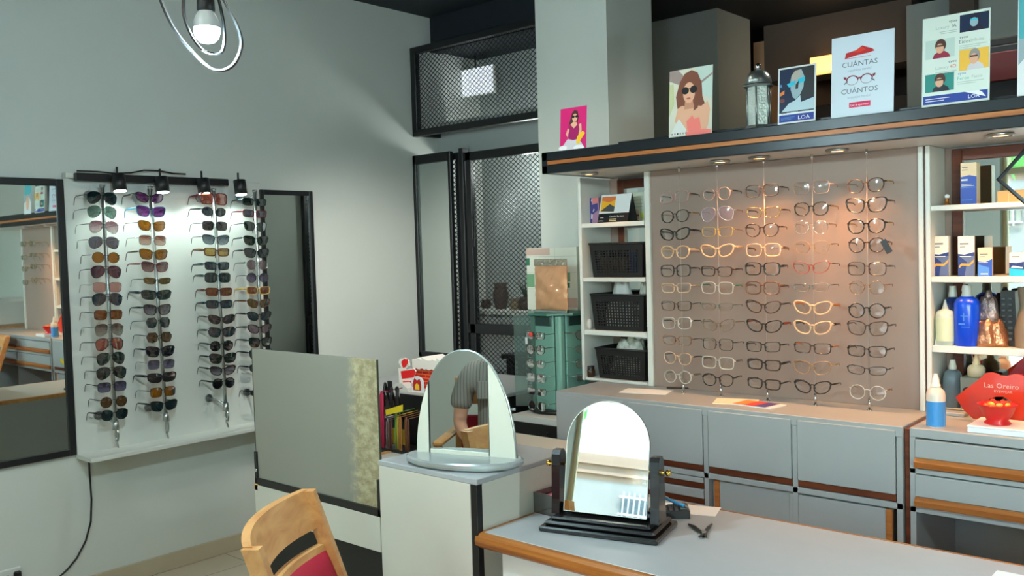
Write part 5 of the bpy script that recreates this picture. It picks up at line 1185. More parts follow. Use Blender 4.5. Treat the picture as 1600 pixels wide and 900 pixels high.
# counter at right
zc = .945
t, p, h = bottle('bottle of blue liquid with white pump cap on the counter edge', 1461, 584, 3.04, zc, .0285, (mat('milky_plastic', (222, 206, 190), .3), mat('white_cap', (232, 226, 214), .35), mat('blue_liquid_label', (66, 142, 206), .25)), [(.95, 0), (1, .012), (1, .6), (.9, .68), (.5, .745), (.4, .76)], [(.52, .755), (.52, .80), (.4, .82), (.4, .9), (.24, .96), (.2, 1)], lb=(1.012, .02, .49))
bottle('grey-blue bottle with pale nozzle against the mirror behind the blue liquid bottle', 1488, 562, 3.36, zD, .032, (mat('slate_bottle', (92, 108, 116), .3), MATS['grey_white_cap']), [(.92, 0), (1, .02), (1, .6), (.8, .74), (.42, .8), (.36, .8)], [(.38, .8), (.4, .86), (.34, .9), (.26, 1)])
t = thing('ballot_box', 'small grey box under the cream nozzle bottle behind the red lips sign', 'box', (-.8, 3.34, zD))
p = on(1, 3.33, 1500, 600); q = on(1, 3.33, 1545, 592)
MB().box(p.x, q.x, 3.33, 3.41, zD, q.z, .003).build('body', mat('box_grey', (136, 140, 128), .5), t); MB().ell(p.x+.024, q.z-.045, .016, .012, 3.3294).build('slot', M_BLKP, t)
t_, p_, h_ = bottle('cream bottle with conical nozzle standing on the small grey box', 1525, 554, 3.37, q.z, .028, (mat('cream_bottle', (222, 200, 160), .35), mat('cream_nozzle', (226, 198, 154), .35)), [(.9, 0), (1, .03), (1, .38), (.8, .5), (.42, .56), (.4, .58)], [(.44, .56), (.44, .66), (.34, .7), (.36, .8), (.24, .86), (.2, 1)])
p = on(1, 3.3, 1490, 646)
tag(MB().box(p.x-.03, p.x+.05, 3.24, 3.31, zc, zc+.012, .002).build('leaflet_stack', M_GREYL), 'grey stack of leaflets behind the bottle of blue liquid', 'paper')
# white box with red bowl and lips sign
a = on(2, zc, 1511, 678); 
yb0 = 3.0; L0 = on(1, yb0, 1511, 676); L1 = on(1, yb0, 1597, 688)
t = thing('white_case', 'low white box on the counter carrying the red candy bowl', 'box', ((L0.x+L1.x)/2, yb0, zc))
wz = zc+.022
MB().box(L0.x, L1.x+.03, yb0, 3.16, zc, wz-.006, .002).build('box_base', M_CARD, t); MB().box(L0.x-.001, L1.x+.031, yb0-.001, 3.161, wz-.006, wz, .002).build('box_lid', M_CARD, t)
p = on(2, wz, 1557, 663)
t = thing('candy_bowl', 'red footed bowl of candy on the white box', 'bowl', (p.x, p.y+.02, wz))
bx_, by_ = p.x, p.y+.012; M_RB = mat('red_bowl_plastic', (206, 26, 24), .3)
MB().lathe((bx_, by_, wz), [(.036, 0), (.038, .004), (.03, .012), (.044, .034), (.054, .058), (.0575, .062), (.0535, .06), (.042, .036), (.01, .018)], 32).build('bowl', M_RB, t)
cc = [(240, 110, 40), (236, 176, 70), (226, 60, 40)]
for k in range(16):
    a_ = k*2.4; r_ = .034*sqrt((k+.5)/16)
    tag(MB(Matrix.Translation((bx_+r_*cos(a_), by_+r_*sin(a_), wz+.058+.004*(k % 3))) @ Matrix.Rotation(k*1.3, 4, 'Z')).sphere((0, 0, 0), (.011, .007, .006), 10, 6).build('candy', mat(('candy_orange', 'candy_amber', 'candy_red')[k % 3], cc[k % 3], .25)), f"{('orange', 'amber', 'red')[k % 3]} wrapped candy in the red bowl", 'candy', f"{('orange', 'amber', 'red')[k % 3]} candies in the bowl")
p0 = on(1, 3.18, 1493, 620); S = (on(1, 3.18, 1600, 620).x-p0.x)/107
t = thing('lips_sign', 'glossy red lips shaped sign with white lettering standing behind the candy bowl', 'sign', (p0.x+.12, 3.18, zc))
def LP(px, py): q = on(1, 3.18, px, py); return (q.x, q.z)
up = [LP(*q) for q in ((1493, 620), (1512, 606), (1533, 590), (1539, 583), (1549, 582), (1557, 584), (1563, 587))]
xm = up[-1][0]+.004
right = [(2*xm-x+.012, z_) for x, z_ in up[::-1]]
lowl = [LP(*q) for q in ((1520, 654), (1505, 640))]
low = [(2*xm-lowl[1][0], lowl[1][1]), (2*xm-lowl[0][0], lowl[0][1]), (xm+.03, zc+.0), (xm-.03, zc+.0)]+lowl
P = up+right+low
M_LIP = mat('glossy_lip_red', (206, 52, 30), .25, coat=.3)
# the sign is a ring: an opening between the lips shows the mirror behind
hx0, hx1, hz = LP(1545, 624), LP(1582, 624), LP(1560, 628)
hole = [hx0, (hx0[0]+.3*(hx1[0]-hx0[0]), hz[1]+.016), (hx0[0]+.62*(hx1[0]-hx0[0]), hz[1]+.018), (hx1[0], hz[1]+.002), (hx0[0]+.6*(hx1[0]-hx0[0]), hz[1]-.008), (hx0[0]+.3*(hx1[0]-hx0[0]), hz[1]-.008)]
def ring(b, outer, inner, y0, y1):
    c = (sum(p[0] for p in inner)/len(inner), sum(p[1] for p in inner)/len(inner)); N = 72
    def ray_(poly, a):
        dx, dz = cos(a), sin(a); best = 0
        for i in range(len(poly)):
            (x1, z1), (x2, z2) = poly[i], poly[(i+1) % len(poly)]; ex, ez = x2-x1, z2-z1; den = dx*ez-dz*ex
            if abs(den) < 1e-12: continue
            tt = ((x1-c[0])*ez-(z1-c[1])*ex)/den; s_ = ((x1-c[0])*dz-(z1-c[1])*dx)/den
            if -1e-9 <= s_ <= 1+1e-9 and tt > best: best = tt
        return (c[0]+dx*best, c[1]+dz*best)
    O = [ray_(outer, 2*pi*k/N) for k in range(N)]; I = [ray_(inner, 2*pi*k/N) for k in range(N)]
    vs = [(x, y0, z_) for x, z_ in O]+[(x, y0, z_) for x, z_ in I]+[(x, y1, z_) for x, z_ in O]+[(x, y1, z_) for x, z_ in I]; fs = []
    for k in range(N):
        j = (k+1) % N; fs += [(k, j, N+j, N+k), (2*N+k, 3*N+k, 3*N+j, 2*N+j), (k, 2*N+k, 2*N+j, j), (N+k, N+j, 3*N+j, 3*N+k)]
    return b.add(vs, fs)
ring(MB(), P, hole, 3.18, 3.19).build('lips_board', M_LIP, t)
b = MB(); q = LP(1537, 603); ql = LP(1594, 607); b.text('Las Oreiro', (ql[0]-q[0])/4.55, q[0], q[1]-.004, 3.1794); q = LP(1553, 611); b.text('EYEWEAR', .011, q[0], q[1]-.004, 3.1794, sx=1.1)
b.build('lettering', mat('sign_lettering', (232, 176, 160), .4), t)
MB().box(xm-.04, xm+.04, 3.19, 3.23, zc, zc+.006, .002).build('foot', M_LIP, t)
p = on(1, 3.3, 1590, 575)
tag(MB().prism([(p.x-.055, p.z-.07), (p.x+.2, zc), (p.x+.24, p.z+.05), (p.x+.03, p.z+.05)], 3.27, 3.285).build('wine_board', mat('wine_red_board', (104, 14, 24), .35)), 'dark wine red board leaning behind the lips sign', 'board')
# leaflets on the main counter
def flat(name, label, cat, px, py, w, d, rz, m, th=.0025, prints=()):
    p = on(2, .945, px, py); M = Matrix.Translation((p.x, p.y, .945)) @ Matrix.Rotation(radians(rz), 4, 'Z')
    t = thing(name, label, cat, M=M); MB(M).box(-w/2, w/2, -d/2, d/2, 0, th, .0004).build('sheet', m, t)
    if prints:
        b = MB(M); ms = []
        for k, (x0, x1, y0, y1, mm) in enumerate(prints): b.add([(x0*w, y0*d, th+.0003), (x1*w, y0*d, th+.0003), (x1*w, y1*d, th+.0003), (x0*w, y1*d, th+.0003)], [(0, 1, 2, 3)], k); ms.append(mm)
        b.build('print', ms, t)
flat('paper_sheet', 'pale paper lying at left on the counter under the panel', 'paper', 1010, 612, .2, .11, 14, M_PAPER)
flat('magazine', 'open cream sheet lying beside the colourful leaflet on the counter', 'paper', 1150, 628, .16, .12, 20, mat('cream_paper', (240, 226, 196), .5))
flat('leaflet', 'colourful red and purple leaflet lying on the counter under the panel', 'leaflet', 1186, 633, .17, .1, -8, M_PAPER, .004, ((-.5, -.2, -.5, .5, mat('leaflet_orange', (226, 140, 60), .4)), (-.2, .05, -.5, .5, mat('leaflet_red', (206, 60, 52), .4)), (.05, .34, -.5, .5, mat('leaflet_purple', (86, 66, 130), .4)), (.34, .5, -.5, .5, mat('leaflet_white', (230, 226, 226), .4))))
p = on(2, .945, 1056, 609)
tag(MB().tube([(p.x-.05, p.y+.01, .949), (p.x+.05, p.y+.05, .949)], .004, 8).build('pencil', mat('dark_pencil', (70, 54, 40), .5)), 'dark pen lying on the counter below the leftmost column', 'pen')
# ============================================================ ON THE CANOPY
CZT = 1.9515
def poster(name, label, cat, bl, br, tl, y=2.998, lean=-4, frame=None, th=.003):
    a = on(1, y, *bl); b = on(1, y, *br); h = on(1, y+.01, *tl).z-CZT; W = b.x-a.x
    M = Matrix.Translation((a.x, y, CZT)) @ Matrix.Rotation(radians(lean), 4, 'X')
    t = thing(name, label, cat, M=M)
    MB(M).box(0, W, 0, th, 0, h, .0005).build('card', frame or M_CARD, t)
    MB(M).prism([(.01, 0), (.05, -.0), (.012, h*.45)], W/2-.01, W/2+.01, 'yz').build('easel_back', M_PAPER, t) if False else None
    return t, M, W, h
def cm(n, c): return mat('ink_'+n, c, .38)
SKIN = cm('skin', (222, 170, 140)); SKIN2 = cm('skin_shade', (196, 140, 112)); HAIR = cm('dark_brown_hair', (78, 46, 40)); HAIR2 = cm('auburn_hair', (122, 70, 52)); INK = cm('black', (18, 16, 20))
# small magenta poster
t, M, W, h = poster('poster', 'small magenta poster of a woman in sunglasses at the left end of the canopy', 'poster', (875, 236), (916, 230), (880, 170))
MAG = cm('magenta', (206, 30, 110)); b = MB(M)
def pts(P, W=None, h=None): return P
def mk(W, h):
    return lambda P: [(u*W, v*h) for u, v in P]
q = mk(W, h); y = -.0004
b.rect(0, W, 0, h, y, 0)
b.poly(q([(.06, 0), (.1, .1), (.28, .26), (.55, .28), (.78, .18), (.9, .06), (.96, 0)]), y-.0003, 1)
b.poly(q([(.34, .26), (.28, .42), (.34, .56), (.42, .6), (.64, .62), (.74, .55), (.7, .4), (.68, .24), (.5, .22)]), y-.0006, 2)
b.poly(q([(.4, .6), (.5, .66), (.62, .64), (.66, .58), (.52, .5)]), y-.0008, 3).poly(q([(.3, .3), (.22, .38), (.3, .52), (.36, .48), (.32, .38)]), y-.0009, 3).poly(q([(.7, .58), (.8, .6), (.82, .44), (.78, .32), (.7, .34), (.74, .46)]), y-.0007, 3)
b.poly(q([(.36, .6), (.3, .52), (.38, .7), (.44, .86), (.54, .94), (.66, .9), (.7, .76), (.66, .6), (.62, .66), (.5, .62)]), y-.0007, 4)
b.ell(.56*W, .75*h, .1*W, .095*h, y-.0011, 3).ell(.5*W, .775*h, .055*W, .03*h, y-.0014, 5).ell(.63*W, .775*h, .055*W, .03*h, y-.0014, 5)
b.poly(q([(.62, .16), (.66, .3), (.86, .42), (.96, .36), (.8, .22), (.7, .1)]), y-.0012, 6).ell(.12*W, .06*h, .16*W, .06*h, y-.0013, 7).ell(.72*W, .04*h, .2*W, .06*h, y-.0014, 7)
b.build('print', [MAG, cm('pale_grey', (206, 202, 208)), cm('violet_magenta', (160, 24, 96)), SKIN, HAIR, INK, cm('yellow', (240, 190, 40)), cm('white', (236, 234, 238))], t)
# large woman poster
t, M, W, h = poster('poster', 'pale poster of a long-haired woman in black sunglasses and coral top on the canopy', 'poster', (1045, 214), (1112, 206), (1054, 110))
q = mk(W, h); b = MB(M); b.rect(0, W, 0, h, y, 0)
b.poly(q([(0, .85), (.22, .78), (.34, .9), (.2, 1), (0, 1)]), y-.0003, 1).poly(q([(.7, .62), (1, .5), (1, 1), (.62, 1)]), y-.0003, 2).poly(q([(0, .3), (.12, .5), (.1, .8), (0, .8)]), y-.0003, 3).poly(q([(.72, .74), (1, .86), (1, .89), (.72, .78)]), y-.0005, 1)
b.poly(q([(.2, .42), (.16, .6), (.24, .8), (.36, .93), (.52, .97), (.66, .92), (.76, .76), (.78, .56), (.84, .44), (.74, .38), (.5, .36), (.3, .36)]), y-.0007, 5)
b.poly(q([(.2, .42), (.3, .46), (.42, .44), (.6, .44), (.76, .42), (.9, .48), (.96, .36), (.92, .14), (.86, .04), (.68, .06), (.5, .04), (.36, .1), (.26, .26)]), y-.0009, 4)
b.poly(q([(.2, .4), (.14, .24), (.3, .1), (.42, .06), (.5, .14), (.36, .26), (.3, .38)]), y-.0011, 4).ell(.47*W, .64*h, .14*W, .155*h, y-.0013, 4).poly(q([(.38, .52), (.56, .52), (.6, .4), (.36, .4)]), y-.0012, 6)
b.poly(q([(.3, .42), (.28, .62), (.34, .82), (.44, .88), (.32, .72)]), y-.0015, 5).poly(q([(.62, .82), (.72, .66), (.68, .4), (.58, .36), (.6, .5), (.62, .66)]), y-.0015, 5)
b.ell(.385*W, .675*h, .085*W, .055*h, y-.0017, 7, rot=-.1).ell(.575*W, .68*h, .085*W, .055*h, y-.0017, 7).rect(.4*W, .56*W, .69*h, .7*h, y-.0018, 7).ell(.46*W, .555*h, .05*W, .014*h, y-.0016, 8)
b.poly(q([(.42, .22), (.56, .3), (.6, .24), (.72, .26), (.76, .1), (.72, .02), (.5, .02), (.44, .1)]), y-.0019, 9).poly(q([(.03, .02), (.24, .27), (.42, .1), (.4, .02)]), y-.0021, 10).poly(q([(.4, .0), (.99, .0), (.99, .06), (.7, .09), (.42, .06)]), y-.002, 9)
for k in range(6): b.rect((.07+.065*k)*W, (.105+.065*k)*W, .035*h, .06*h, y-.0023, 7 if k == 2 else 1)
b.build('print', [cm('pale_sand', (206, 206, 190)), cm('grey_mauve', (150, 132, 128)), cm('pale_aqua', (188, 208, 200)), cm('pale_olive', (190, 196, 150)), SKIN, HAIR2, SKIN2, INK, cm('lip', (176, 92, 86)), cm('coral', (236, 124, 116)), cm('paper_grey', (214, 218, 214))], t)
# lantern
c = on(1, 3.05, 1187, 195); lx, ly = c.x, 3.045
zt_ = on(1, 3.05, 1187, 100).z; H = zt_-CZT
t = thing('metal_lantern', 'silver pierced metal lantern with dome top between the posters on the canopy', 'lantern', (lx, ly, CZT))
s8 = MB(); R_ = .044
def octa(b, prof, mi=0):
    vs = []; n = 6
    for r, z_ in prof:
        for k in range(n): a_ = 2*pi*(k+.5)/n+.25; vs.append((lx+r*cos(a_), ly+r*sin(a_), CZT+z_*H))
    fs = [(i*n+k, i*n+(k+1) % n, (i+1)*n+(k+1) % n, (i+1)*n+k) for i in range(len(prof)-1) for k in range(n)]+[tuple(range(n-1, -1, -1)), tuple((len(prof)-1)*n+k for k in range(n))]
    return b.add(vs, fs, mi)
M_LAN = mat('tin', (150, 156, 154), .32, .9, bump=.3, bscale=90); M_EMB = mat('embossed_tin', (196, 208, 202), .35, .5, bump=1., bscale=130)
octa(s8, [(.05, 0), (.052, .02), (.046, .05), (.044, .06)]); s8.build('base', M_LAN, t)
octa(MB(), [(.040, .06), (.040, .64)]).build('pierced_panel', M_EMB, t)
b = MB(); n = 6
for k in range(n):
    a_ = 2*pi*(k+.5)/n+.25; b.tube([(lx+.042*cos(a_), ly+.042*sin(a_), CZT+.05*H), (lx+.042*cos(a_), ly+.042*sin(a_), CZT+.66*H)], .0035, 6)
b.build('corner_bar', M_LAN, t)
b = octa(MB(), [(.044, .64), (.056, .65), (.056, .67), (.048, .69)]); b.lathe((lx, ly, CZT), [(.047, .69*H), (.046, .75*H), (.04, .82*H), (.028, .88*H), (.014, .91*H), (.008, .92*H)], 20); b.build('dome', M_LAN, t)
MB().box(lx-.016, lx+.018, ly-.047, ly-.03, CZT+.7*H, CZT+.76*H, .004).build('window', M_EMB, t)
MB().sphere((lx, ly, CZT+.955*H), (.011, .011, .013)).build('finial', M_CHROME, t)
# blue face poster
t, M, W, h = poster('poster', 'dark blue poster of a face with turquoise glasses and blue LOA band', 'poster', (1215, 194), (1274, 187), (1223, 106))
q = mk(W, h); b = MB(M); m_ = .04
b.poly(q([(.04, .2), (.96, .2), (.96, .97), (.04, .97)]), y, 0)
b.poly(q([(.42, .97), (.36, .84), (.4, .6), (.5, .5), (.62, .4), (.96, .44), (.96, .97)]), y-.0003, 1)
b.poly(q([(.36, .84), (.46, .92), (.62, .93), (.7, .8), (.68, .62), (.6, .5), (.48, .42), (.4, .46), (.34, .6), (.33, .74)]), y-.0006, 2).poly(q([(.36, .84), (.46, .92), (.6, .93), (.62, .82), (.5, .74), (.36, .76)]), y-.0008, 3)
b.poly(q([(.24, .7), (.46, .75), (.46, .68), (.3, .64)]), y-.0011, 4).poly(q([(.52, .76), (.72, .8), (.72, .72), (.56, .68)]), y-.0011, 4)
b.poly(q([(.1, .22), (.3, .36), (.46, .4), (.6, .48), (.62, .36), (.96, .42), (.96, .22)]), y-.0009, 5).poly(q([(.06, .56), (.18, .6), (.17, .53), (.06, .5)]), y-.0009, 6).ell(.12*W, .42*h, .07*W, .035*h, y-.0009, 7).ell(.08*W, .68*h, .03*W, .03*h, y-.0009, 8).poly(q([(.48, .68), (.56, .74), (.54, .6), (.47, .6)]), y-.0012, 1)
b.poly(q([(.04, .04), (.96, .04), (.96, .165), (.04, .165)]), y, 9).text('LOA', h*.095, .54*W, .065*h, y-.0006, 10, sx=1.15)
for k in range(3): b.rect(.09*W, (.46-.05*k)*W, (.115-.02*k)*h, (.123-.02*k)*h, y-.0006, 8)
b.text('eyou', h*.05, .1*W, .185*h, y-.0006, 11).text('Luxury', h*.045, .36*W, .2*h, y-.0006, 12).text('IA', h*.06, .76*W, .19*h, y-.0006, 13)
b.build('print', [cm('night_blue', (14, 34, 66)), cm('dark_umber', (44, 44, 48)), cm('face_grey', (150, 176, 186)), cm('brow_sand', (176, 170, 160)), cm('turquoise', (40, 186, 214)), cm('pale_blue_cloth', (182, 206, 216)), cm('lamp_orange', (226, 130, 60)), cm('dull_red', (110, 56, 50)), cm('soft_blue', (90, 140, 190)), cm('band_blue', (34, 62, 150)), cm('white', (236, 234, 238)), INK, cm('light_grey', (176, 184, 186)), cm('mid_grey', (90, 96, 104))], t)
# CUANTAS poster
t, M, W, h = poster('poster', 'white poster reading CUÁNTAS and CUÁNTOS with a red shoe and glasses picture', 'poster', (1298, 183), (1396, 171), (1304, 59), frame=mat('cool_white_card', (208, 220, 232), .45))
b = MB(M); q = mk(W, h)
b.poly(q([(.22, .72), (.24, .79), (.4, .81), (.5, .855), (.66, .8), (.7, .77), (.6, .755), (.4, .745)]), y, 0).rect(.22*W, .64*W, .715*h, .722*h, y-.0003, 1).poly(q([(.36, .8), (.5, .84), (.56, .8), (.44, .775)]), y-.0005, 2)
b.text('CUÁNTAS', h*.088, .46*W, .615*h, y, 3, 'CENTER', 1.08).text('zapatillas tenés?', h*.044, .46*W, .555*h, y, 4, 'CENTER', 1.05).text('CUÁNTOS', h*.088, .46*W, .285*h, y, 3, 'CENTER', 1.08).text('anteojos tenés?', h*.044, .46*W, .225*h, y, 4, 'CENTER', 1.05)
for sx in (-1, 1):
    cx_ = .46*W+sx*.115*W; ry = .058*h
    for k in range(24):
        a0, a1 = 2*pi*k/24, 2*pi*(k+1)/24; up_ = sin((a0+a1)/2) > .1
        r0, r1 = (.84, 1.08) if up_ else (.94, 1.02); rx = .095*W
        b.poly([(cx_+rx*r0*cos(a0), .445*h+ry*r0*sin(a0)), (cx_+rx*r1*cos(a0), .445*h+ry*r1*sin(a0)), (cx_+rx*r1*cos(a1), .445*h+ry*r1*sin(a1)), (cx_+rx*r0*cos(a1), .445*h+ry*r0*sin(a1))], y, 5)
    b.poly([(cx_+sx*.09*W, .49*h), (cx_+sx*.14*W, .5*h), (cx_+sx*.135*W, .47*h), (cx_+sx*.1*W, .46*h)], y-.0003, 5).poly([(cx_+sx*.07*W, .43*h), (cx_+sx*.13*W, .4*h), (cx_+sx*.13*W, .415*h), (cx_+sx*.07*W, .45*h)], y-.0003, 3)
b.rect(.43*W, .49*W, .455*h, .475*h, y-.0003, 5).rect(.3*W, .64*W, .11*h, .175*h, y, 6).text('Let it eyewear', h*.038, .47*W, .128*h, y-.0005, 7, 'CENTER')
b.build('print', [cm('shoe_red', (196, 40, 46)), cm('pink_line', (206, 130, 140)), cm('flame_red', (226, 60, 40)), cm('slate_text', (96, 106, 116)), cm('pale_text', (150, 164, 176)), cm('wine_frame', (128, 40, 62)), cm('label_magenta', (214, 24, 84)), cm('white', (236, 234, 238))], t)
# tall four-photo poster
t, M, W, h = poster('poster', 'tall pale green poster with four portrait photos and a blue bottom band', 'poster', (1440, 166), (1546, 154), (1448, 28), frame=mat('pale_green_white_card', (214, 224, 216), .4))
q = mk(W, h); b = MB(M)
def photo(u0, u1, v0, v1, bg, skin, hair, top, extra):
    w_, h_ = u1-u0, v1-v0; P = lambda L: q([(u0+w_*a, v0+h_*c_) for a, c_ in L])
    b.poly(P([(0, 0), (1, 0), (1, 1), (0, 1)]), y, bg); b.poly(P([(.25, 0), (.3, .22), (.45, .36), (.65, .36), (.8, .2), (.86, 0)]), y-.0004, top)
    cx_, cz = (u0+w_*.52)*W, (v0+h_*.6)*h; b.ell(cx_, cz+.07*h*h_, w_*W*.19, h_*h*.34, y-.0006, hair); b.ell(cx_-.01*W, cz-.02*h, w_*W*.14, h_*h*.26, y-.0009, skin); b.rect(cx_-.01*W-w_*W*.13, cx_-.01*W+w_*W*.13, cz+.0*h, cz+.018*h, y-.0012, extra)
photo(.56, .98, .78, .97, 0, 1, 2, 2, 3); photo(.05, .49, .535, .745, 4, 5, 6, 7, 6); photo(.56, .985, .36, .585, 8, 5, 9, 10, 6); photo(.05, .485, .165, .365, 11, 5, 6, 12, 6)
b.poly(q([(.02, .03), (.975, .03), (.975, .125), (.02, .125)]), y, 13)
b.text('LOA', h*.06, .69*W, .05*h, y-.0005, 14).poly(q([(.64, .125), (.95, .05), (.9, .1), (.85, .125)]), y-.0003, 14)
for k in range(2): b.rect(.06*W, (.42-.08*k)*W, (.085-.025*k)*h, (.092-.025*k)*h, y-.0005, 14)
b.text('eyou', h*.042, .4*W, .915*h, y, 2).text('Luxury', h*.05, .2*W, .855*h, y, 15).text('IA', h*.055, .44*W, .855*h, y, 16).text('eyou', h*.042, .56*W, .715*h, y, 2).text('Eidos', h*.055, .55*W, .66*h, y, 16).text('Infinite', h*.05, .72*W, .665*h, y, 15).text('eyou', h*.042, .4*W, .47*h, y, 2).text('Luxury', h*.05, .2*W, .41*h, y, 15).text('4D', h*.055, .42*W, .41*h, y, 17).text('eyou', h*.042, .54*W, .32*h, y, 18).text('Feroe', h*.052, .53*W, .262*h, y, 19).text('Fascia', h*.046, .74*W, .268*h, y, 15)
for (u0, u1, v) in ((.26, .52, .82), (.28, .52, .8), (.55, .95, .63), (.55, .86, .61), (.55, .8, .59), (.2, .52, .375), (.2, .5, .355), (.53, .92, .235), (.53, .8, .215)): b.rect(u0*W, u1*W, v*h, (v+.006)*h, y, 15)
b.build('print', [cm('night_blue', (14, 34, 66)), cm('face_grey', (150, 176, 186)), cm('deep_ink', (30, 26, 50)), cm('turquoise', (40, 186, 214)), cm('pale_aqua', (188, 208, 200)), SKIN, HAIR, cm('burgundy', (150, 36, 66)), cm('sunny_yellow', (236, 184, 70)), cm('grey_hair', (150, 144, 140)), cm('pale_grey', (206, 202, 208)), cm('teal_photo', (44, 136, 128)), cm('dark_suit', (36, 40, 52)), cm('band_blue', (34, 62, 150)), cm('white', (236, 234, 238)), cm('pale_green_text', (164, 178, 172)), cm('slate_text', (96, 106, 116)), cm('salmon', (222, 110, 90)), cm('azure', (50, 130, 190)), cm('sea_green', (90, 186, 170))], t)
t, M, W, h = poster('poster', 'turquoise and white poster cut by the right edge of the photo on the canopy', 'poster', (1589, 149), (1680, 138), (1594, -15))
q = mk(W, h); b = MB(M); b.poly(q([(.02, .55), (.98, .5), (.98, .98), (.02, .98)]), y, 0).poly(q([(.02, .3), (.3, .45), (.98, .3), (.98, .5), (.02, .55)]), y-.0003, 1).ell(.5*W, .3*h, .2*W, .2*h, y-.0006, 2)
b.build('print', [cm('poster_turquoise', (80, 170, 180)), cm('poster_grey', (150, 170, 178)), SKIN], t)
# ============================================================ PENDANT LAMPS
M_BULB = mat('bulb_glow', (255, 255, 255), .4, emit=(232, 248, 255), es=26)
M_BULBN = mat('bulb_neck', (188, 200, 204), .4)
def pendant(label, c, loops, power, d=None):
    t = thing('pendant_lamp', label, 'lamp', (c.x, c.y, c.z))
    rr = Vector((_r0.x, _r0.y, 0)); nn = Vector((_f.x, _f.y, 0)).normalized()
    for nm, P, w, th, closed in loops:
        pts_ = [c+rr*u+Vector((0, 0, v))+nn*o_ for u, v, o_ in P]
        b = MB(); N = len(pts_); vs = []
        for i in range(N):
            a_, b_ = pts_[i-1], pts_[(i+1) % N]; tt = (b_-a_).normalized(); ip = nn.cross(tt).normalized()
            vs += [pts_[i]+nn*w/2+ip*th, pts_[i]-nn*w/2+ip*th, pts_[i]-nn*w/2-ip*th, pts_[i]+nn*w/2-ip*th]
        b.add(vs, [(i*4+e, i*4+(e+1) % 4, ((i+1) % N)*4+(e+1) % 4, ((i+1) % N)*4+e) for i in range(N) for e in range(4)]); b.build(nm, M_BLACK, t)
    MB().lathe(c, [(.014, .075), (.019, .07), (.02, .04), (.016, .036)][::-1], 20).build('socket', M_BLACK, t)
    MB().lathe(c, [(.029, -.001), (.029, .012), (.024, .026), (.015, .04)], 24).build('bulb_neck', M_BULBN, t)
    MB().lathe(c, [(.004, -.034), (.016, -.031), (.025, -.022), (.029, -.008), (.029, .0)], 24).build('bulb', M_BULB, t)
    MB().tube([c+Vector((0, 0, .07)), (c.x, c.y, ZC)], .003, 8).build('cord', M_BLKP, t)
    MB().lathe((c.x, c.y, ZC), [(.05, 0), (.05, -.02), (.01, -.03)][::-1], 24).build('ceiling_rose', M_BLACK, t)
    light('POINT', 'pendant_light', (c.x, c.y, c.z-.055), power, (.68, .93, 1), .03)
def catmull(P, k=6):
    out = []; n = len(P)
    for i in range(n):
        p0, p1, p2, p3 = P[i-1], P[i], P[(i+1) % n], P[(i+2) % n]
        for j in range(k):
            s_ = j/k; out.append(tuple(.5*((2*b)+(-a+c_)*s_+(2*a-5*b+4*c_-d)*s_*s_+(-a+3*b-3*c_+d)*s_**3) for a, b, c_, d in zip(p0, p1, p2, p3)))
    return out
pc = at(2.05, 323, 44); k_ = 2.05/FPX
outer = catmull([((x-323)*k_, -(yy-44)*k_, o_) for x, yy, o_ in ((260, 0, -.03), (276, 45, -.02), (299, 80, 0), (322, 103, .01), (341, 107, .02), (358, 95, .03), (370, 68, .03), (366, 40, .03), (352, 8, .02), (330, -40, .01), (300, -72, 0), (272, -70, -.02), (257, -40, -.03))])
inner = catmull([((x-323)*k_, -(yy-44)*k_, o_) for x, yy, o_ in ((294, 0, -.02), (296, 30, -.03), (305, 58, -.03), (317, 78, -.02), (329, 83, 0), (339, 76, .03), (343, 50, .035), (340, 15, .035), (332, -20, .03), (315, -40, 0), (299, -30, -.02))])
pendant('black ribbon loop pendant lamp with lit bulb at the top left', pc, [('outer_loop', outer, .014, .0025, True), ('inner_loop', inner, .012, .0022, True)], 84)
pc = at(1.6, 1682, 273); k_ = 1.6/FPX
dia = [((x-1682)*k_, -(yy-273)*k_, 0) for x, yy in ((1560, 277), (1620, 330), (1682, 388), (1804, 277), (1682, 152), (1618, 215))]
pendant('black diamond shaped pendant lamp cut by the right edge of the photo', pc, [('diamond_loop', dia, .006, .003, True)], 26)
for (x, yy, lb) in ((-2.6, -1.0, 'unseen black loop pendant lamp added near the street window at the left'), (.3, -1.2, 'unseen black loop pendant lamp added near the street window at the right')):  # two unseen pendants added behind the camera for general light
    c = Vector((x, yy, 2.2)); lo = catmull([(.11*cos(a_), .17*sin(a_)+.03, .02*sin(a_)) for a_ in [2*pi*i/10 for i in range(10)]])
    pendant(lb, c, [('outer_loop', lo, .014, .0025, True)], 30)
M_DISC = mat('added_lamp_glow', (250, 250, 240), .5, emit=(255, 252, 236), es=20)
for (x, yy, pw, sz, lb) in ((-2.6, 2.35, 42, 132, 'unseen round ceiling lamp added nearest the gate'), (-1.9, -.3, 95, 136, 'unseen round ceiling lamp added above the seated person'), (-1.2, .9, 20, 128, 'unseen round ceiling lamp added above the customer side of the desk'), (-.2, 2.0, 12, 126, 'unseen round ceiling lamp added above the eyeglasses panel aisle'), (-1.0, 3.95, 45, 150, 'unseen round ceiling lamp added behind the canopy')):  # unseen lamps added to raise the light on walls, desk and rear blocks
    t = thing('added_ceiling_lamp', lb, 'lamp', (x, yy, ZC))
    MB().lathe((x, yy, ZC), [(.09, -.05), (.11, -.045), (.115, -.01), (.115, 0)], 32).build('housing', M_WHITE, t)
    MB().cyl((x, yy, ZC-.0502), (x, yy, ZC-.052), .085, n=28).build('diffuser', M_DISC, t)
    light('SPOT', 'ceiling_fill_light', (x, yy, ZC-.06), pw, (1, .94, .82), .085, (0, 0, 0), radians(sz), .35)
t = thing('added_wall_washer', 'unseen black ceiling spotlight added to brighten the left wall corner', 'lamp', (-2.3, 2.35, ZC))  # unseen wall washer, housing included, added to brighten the left wall
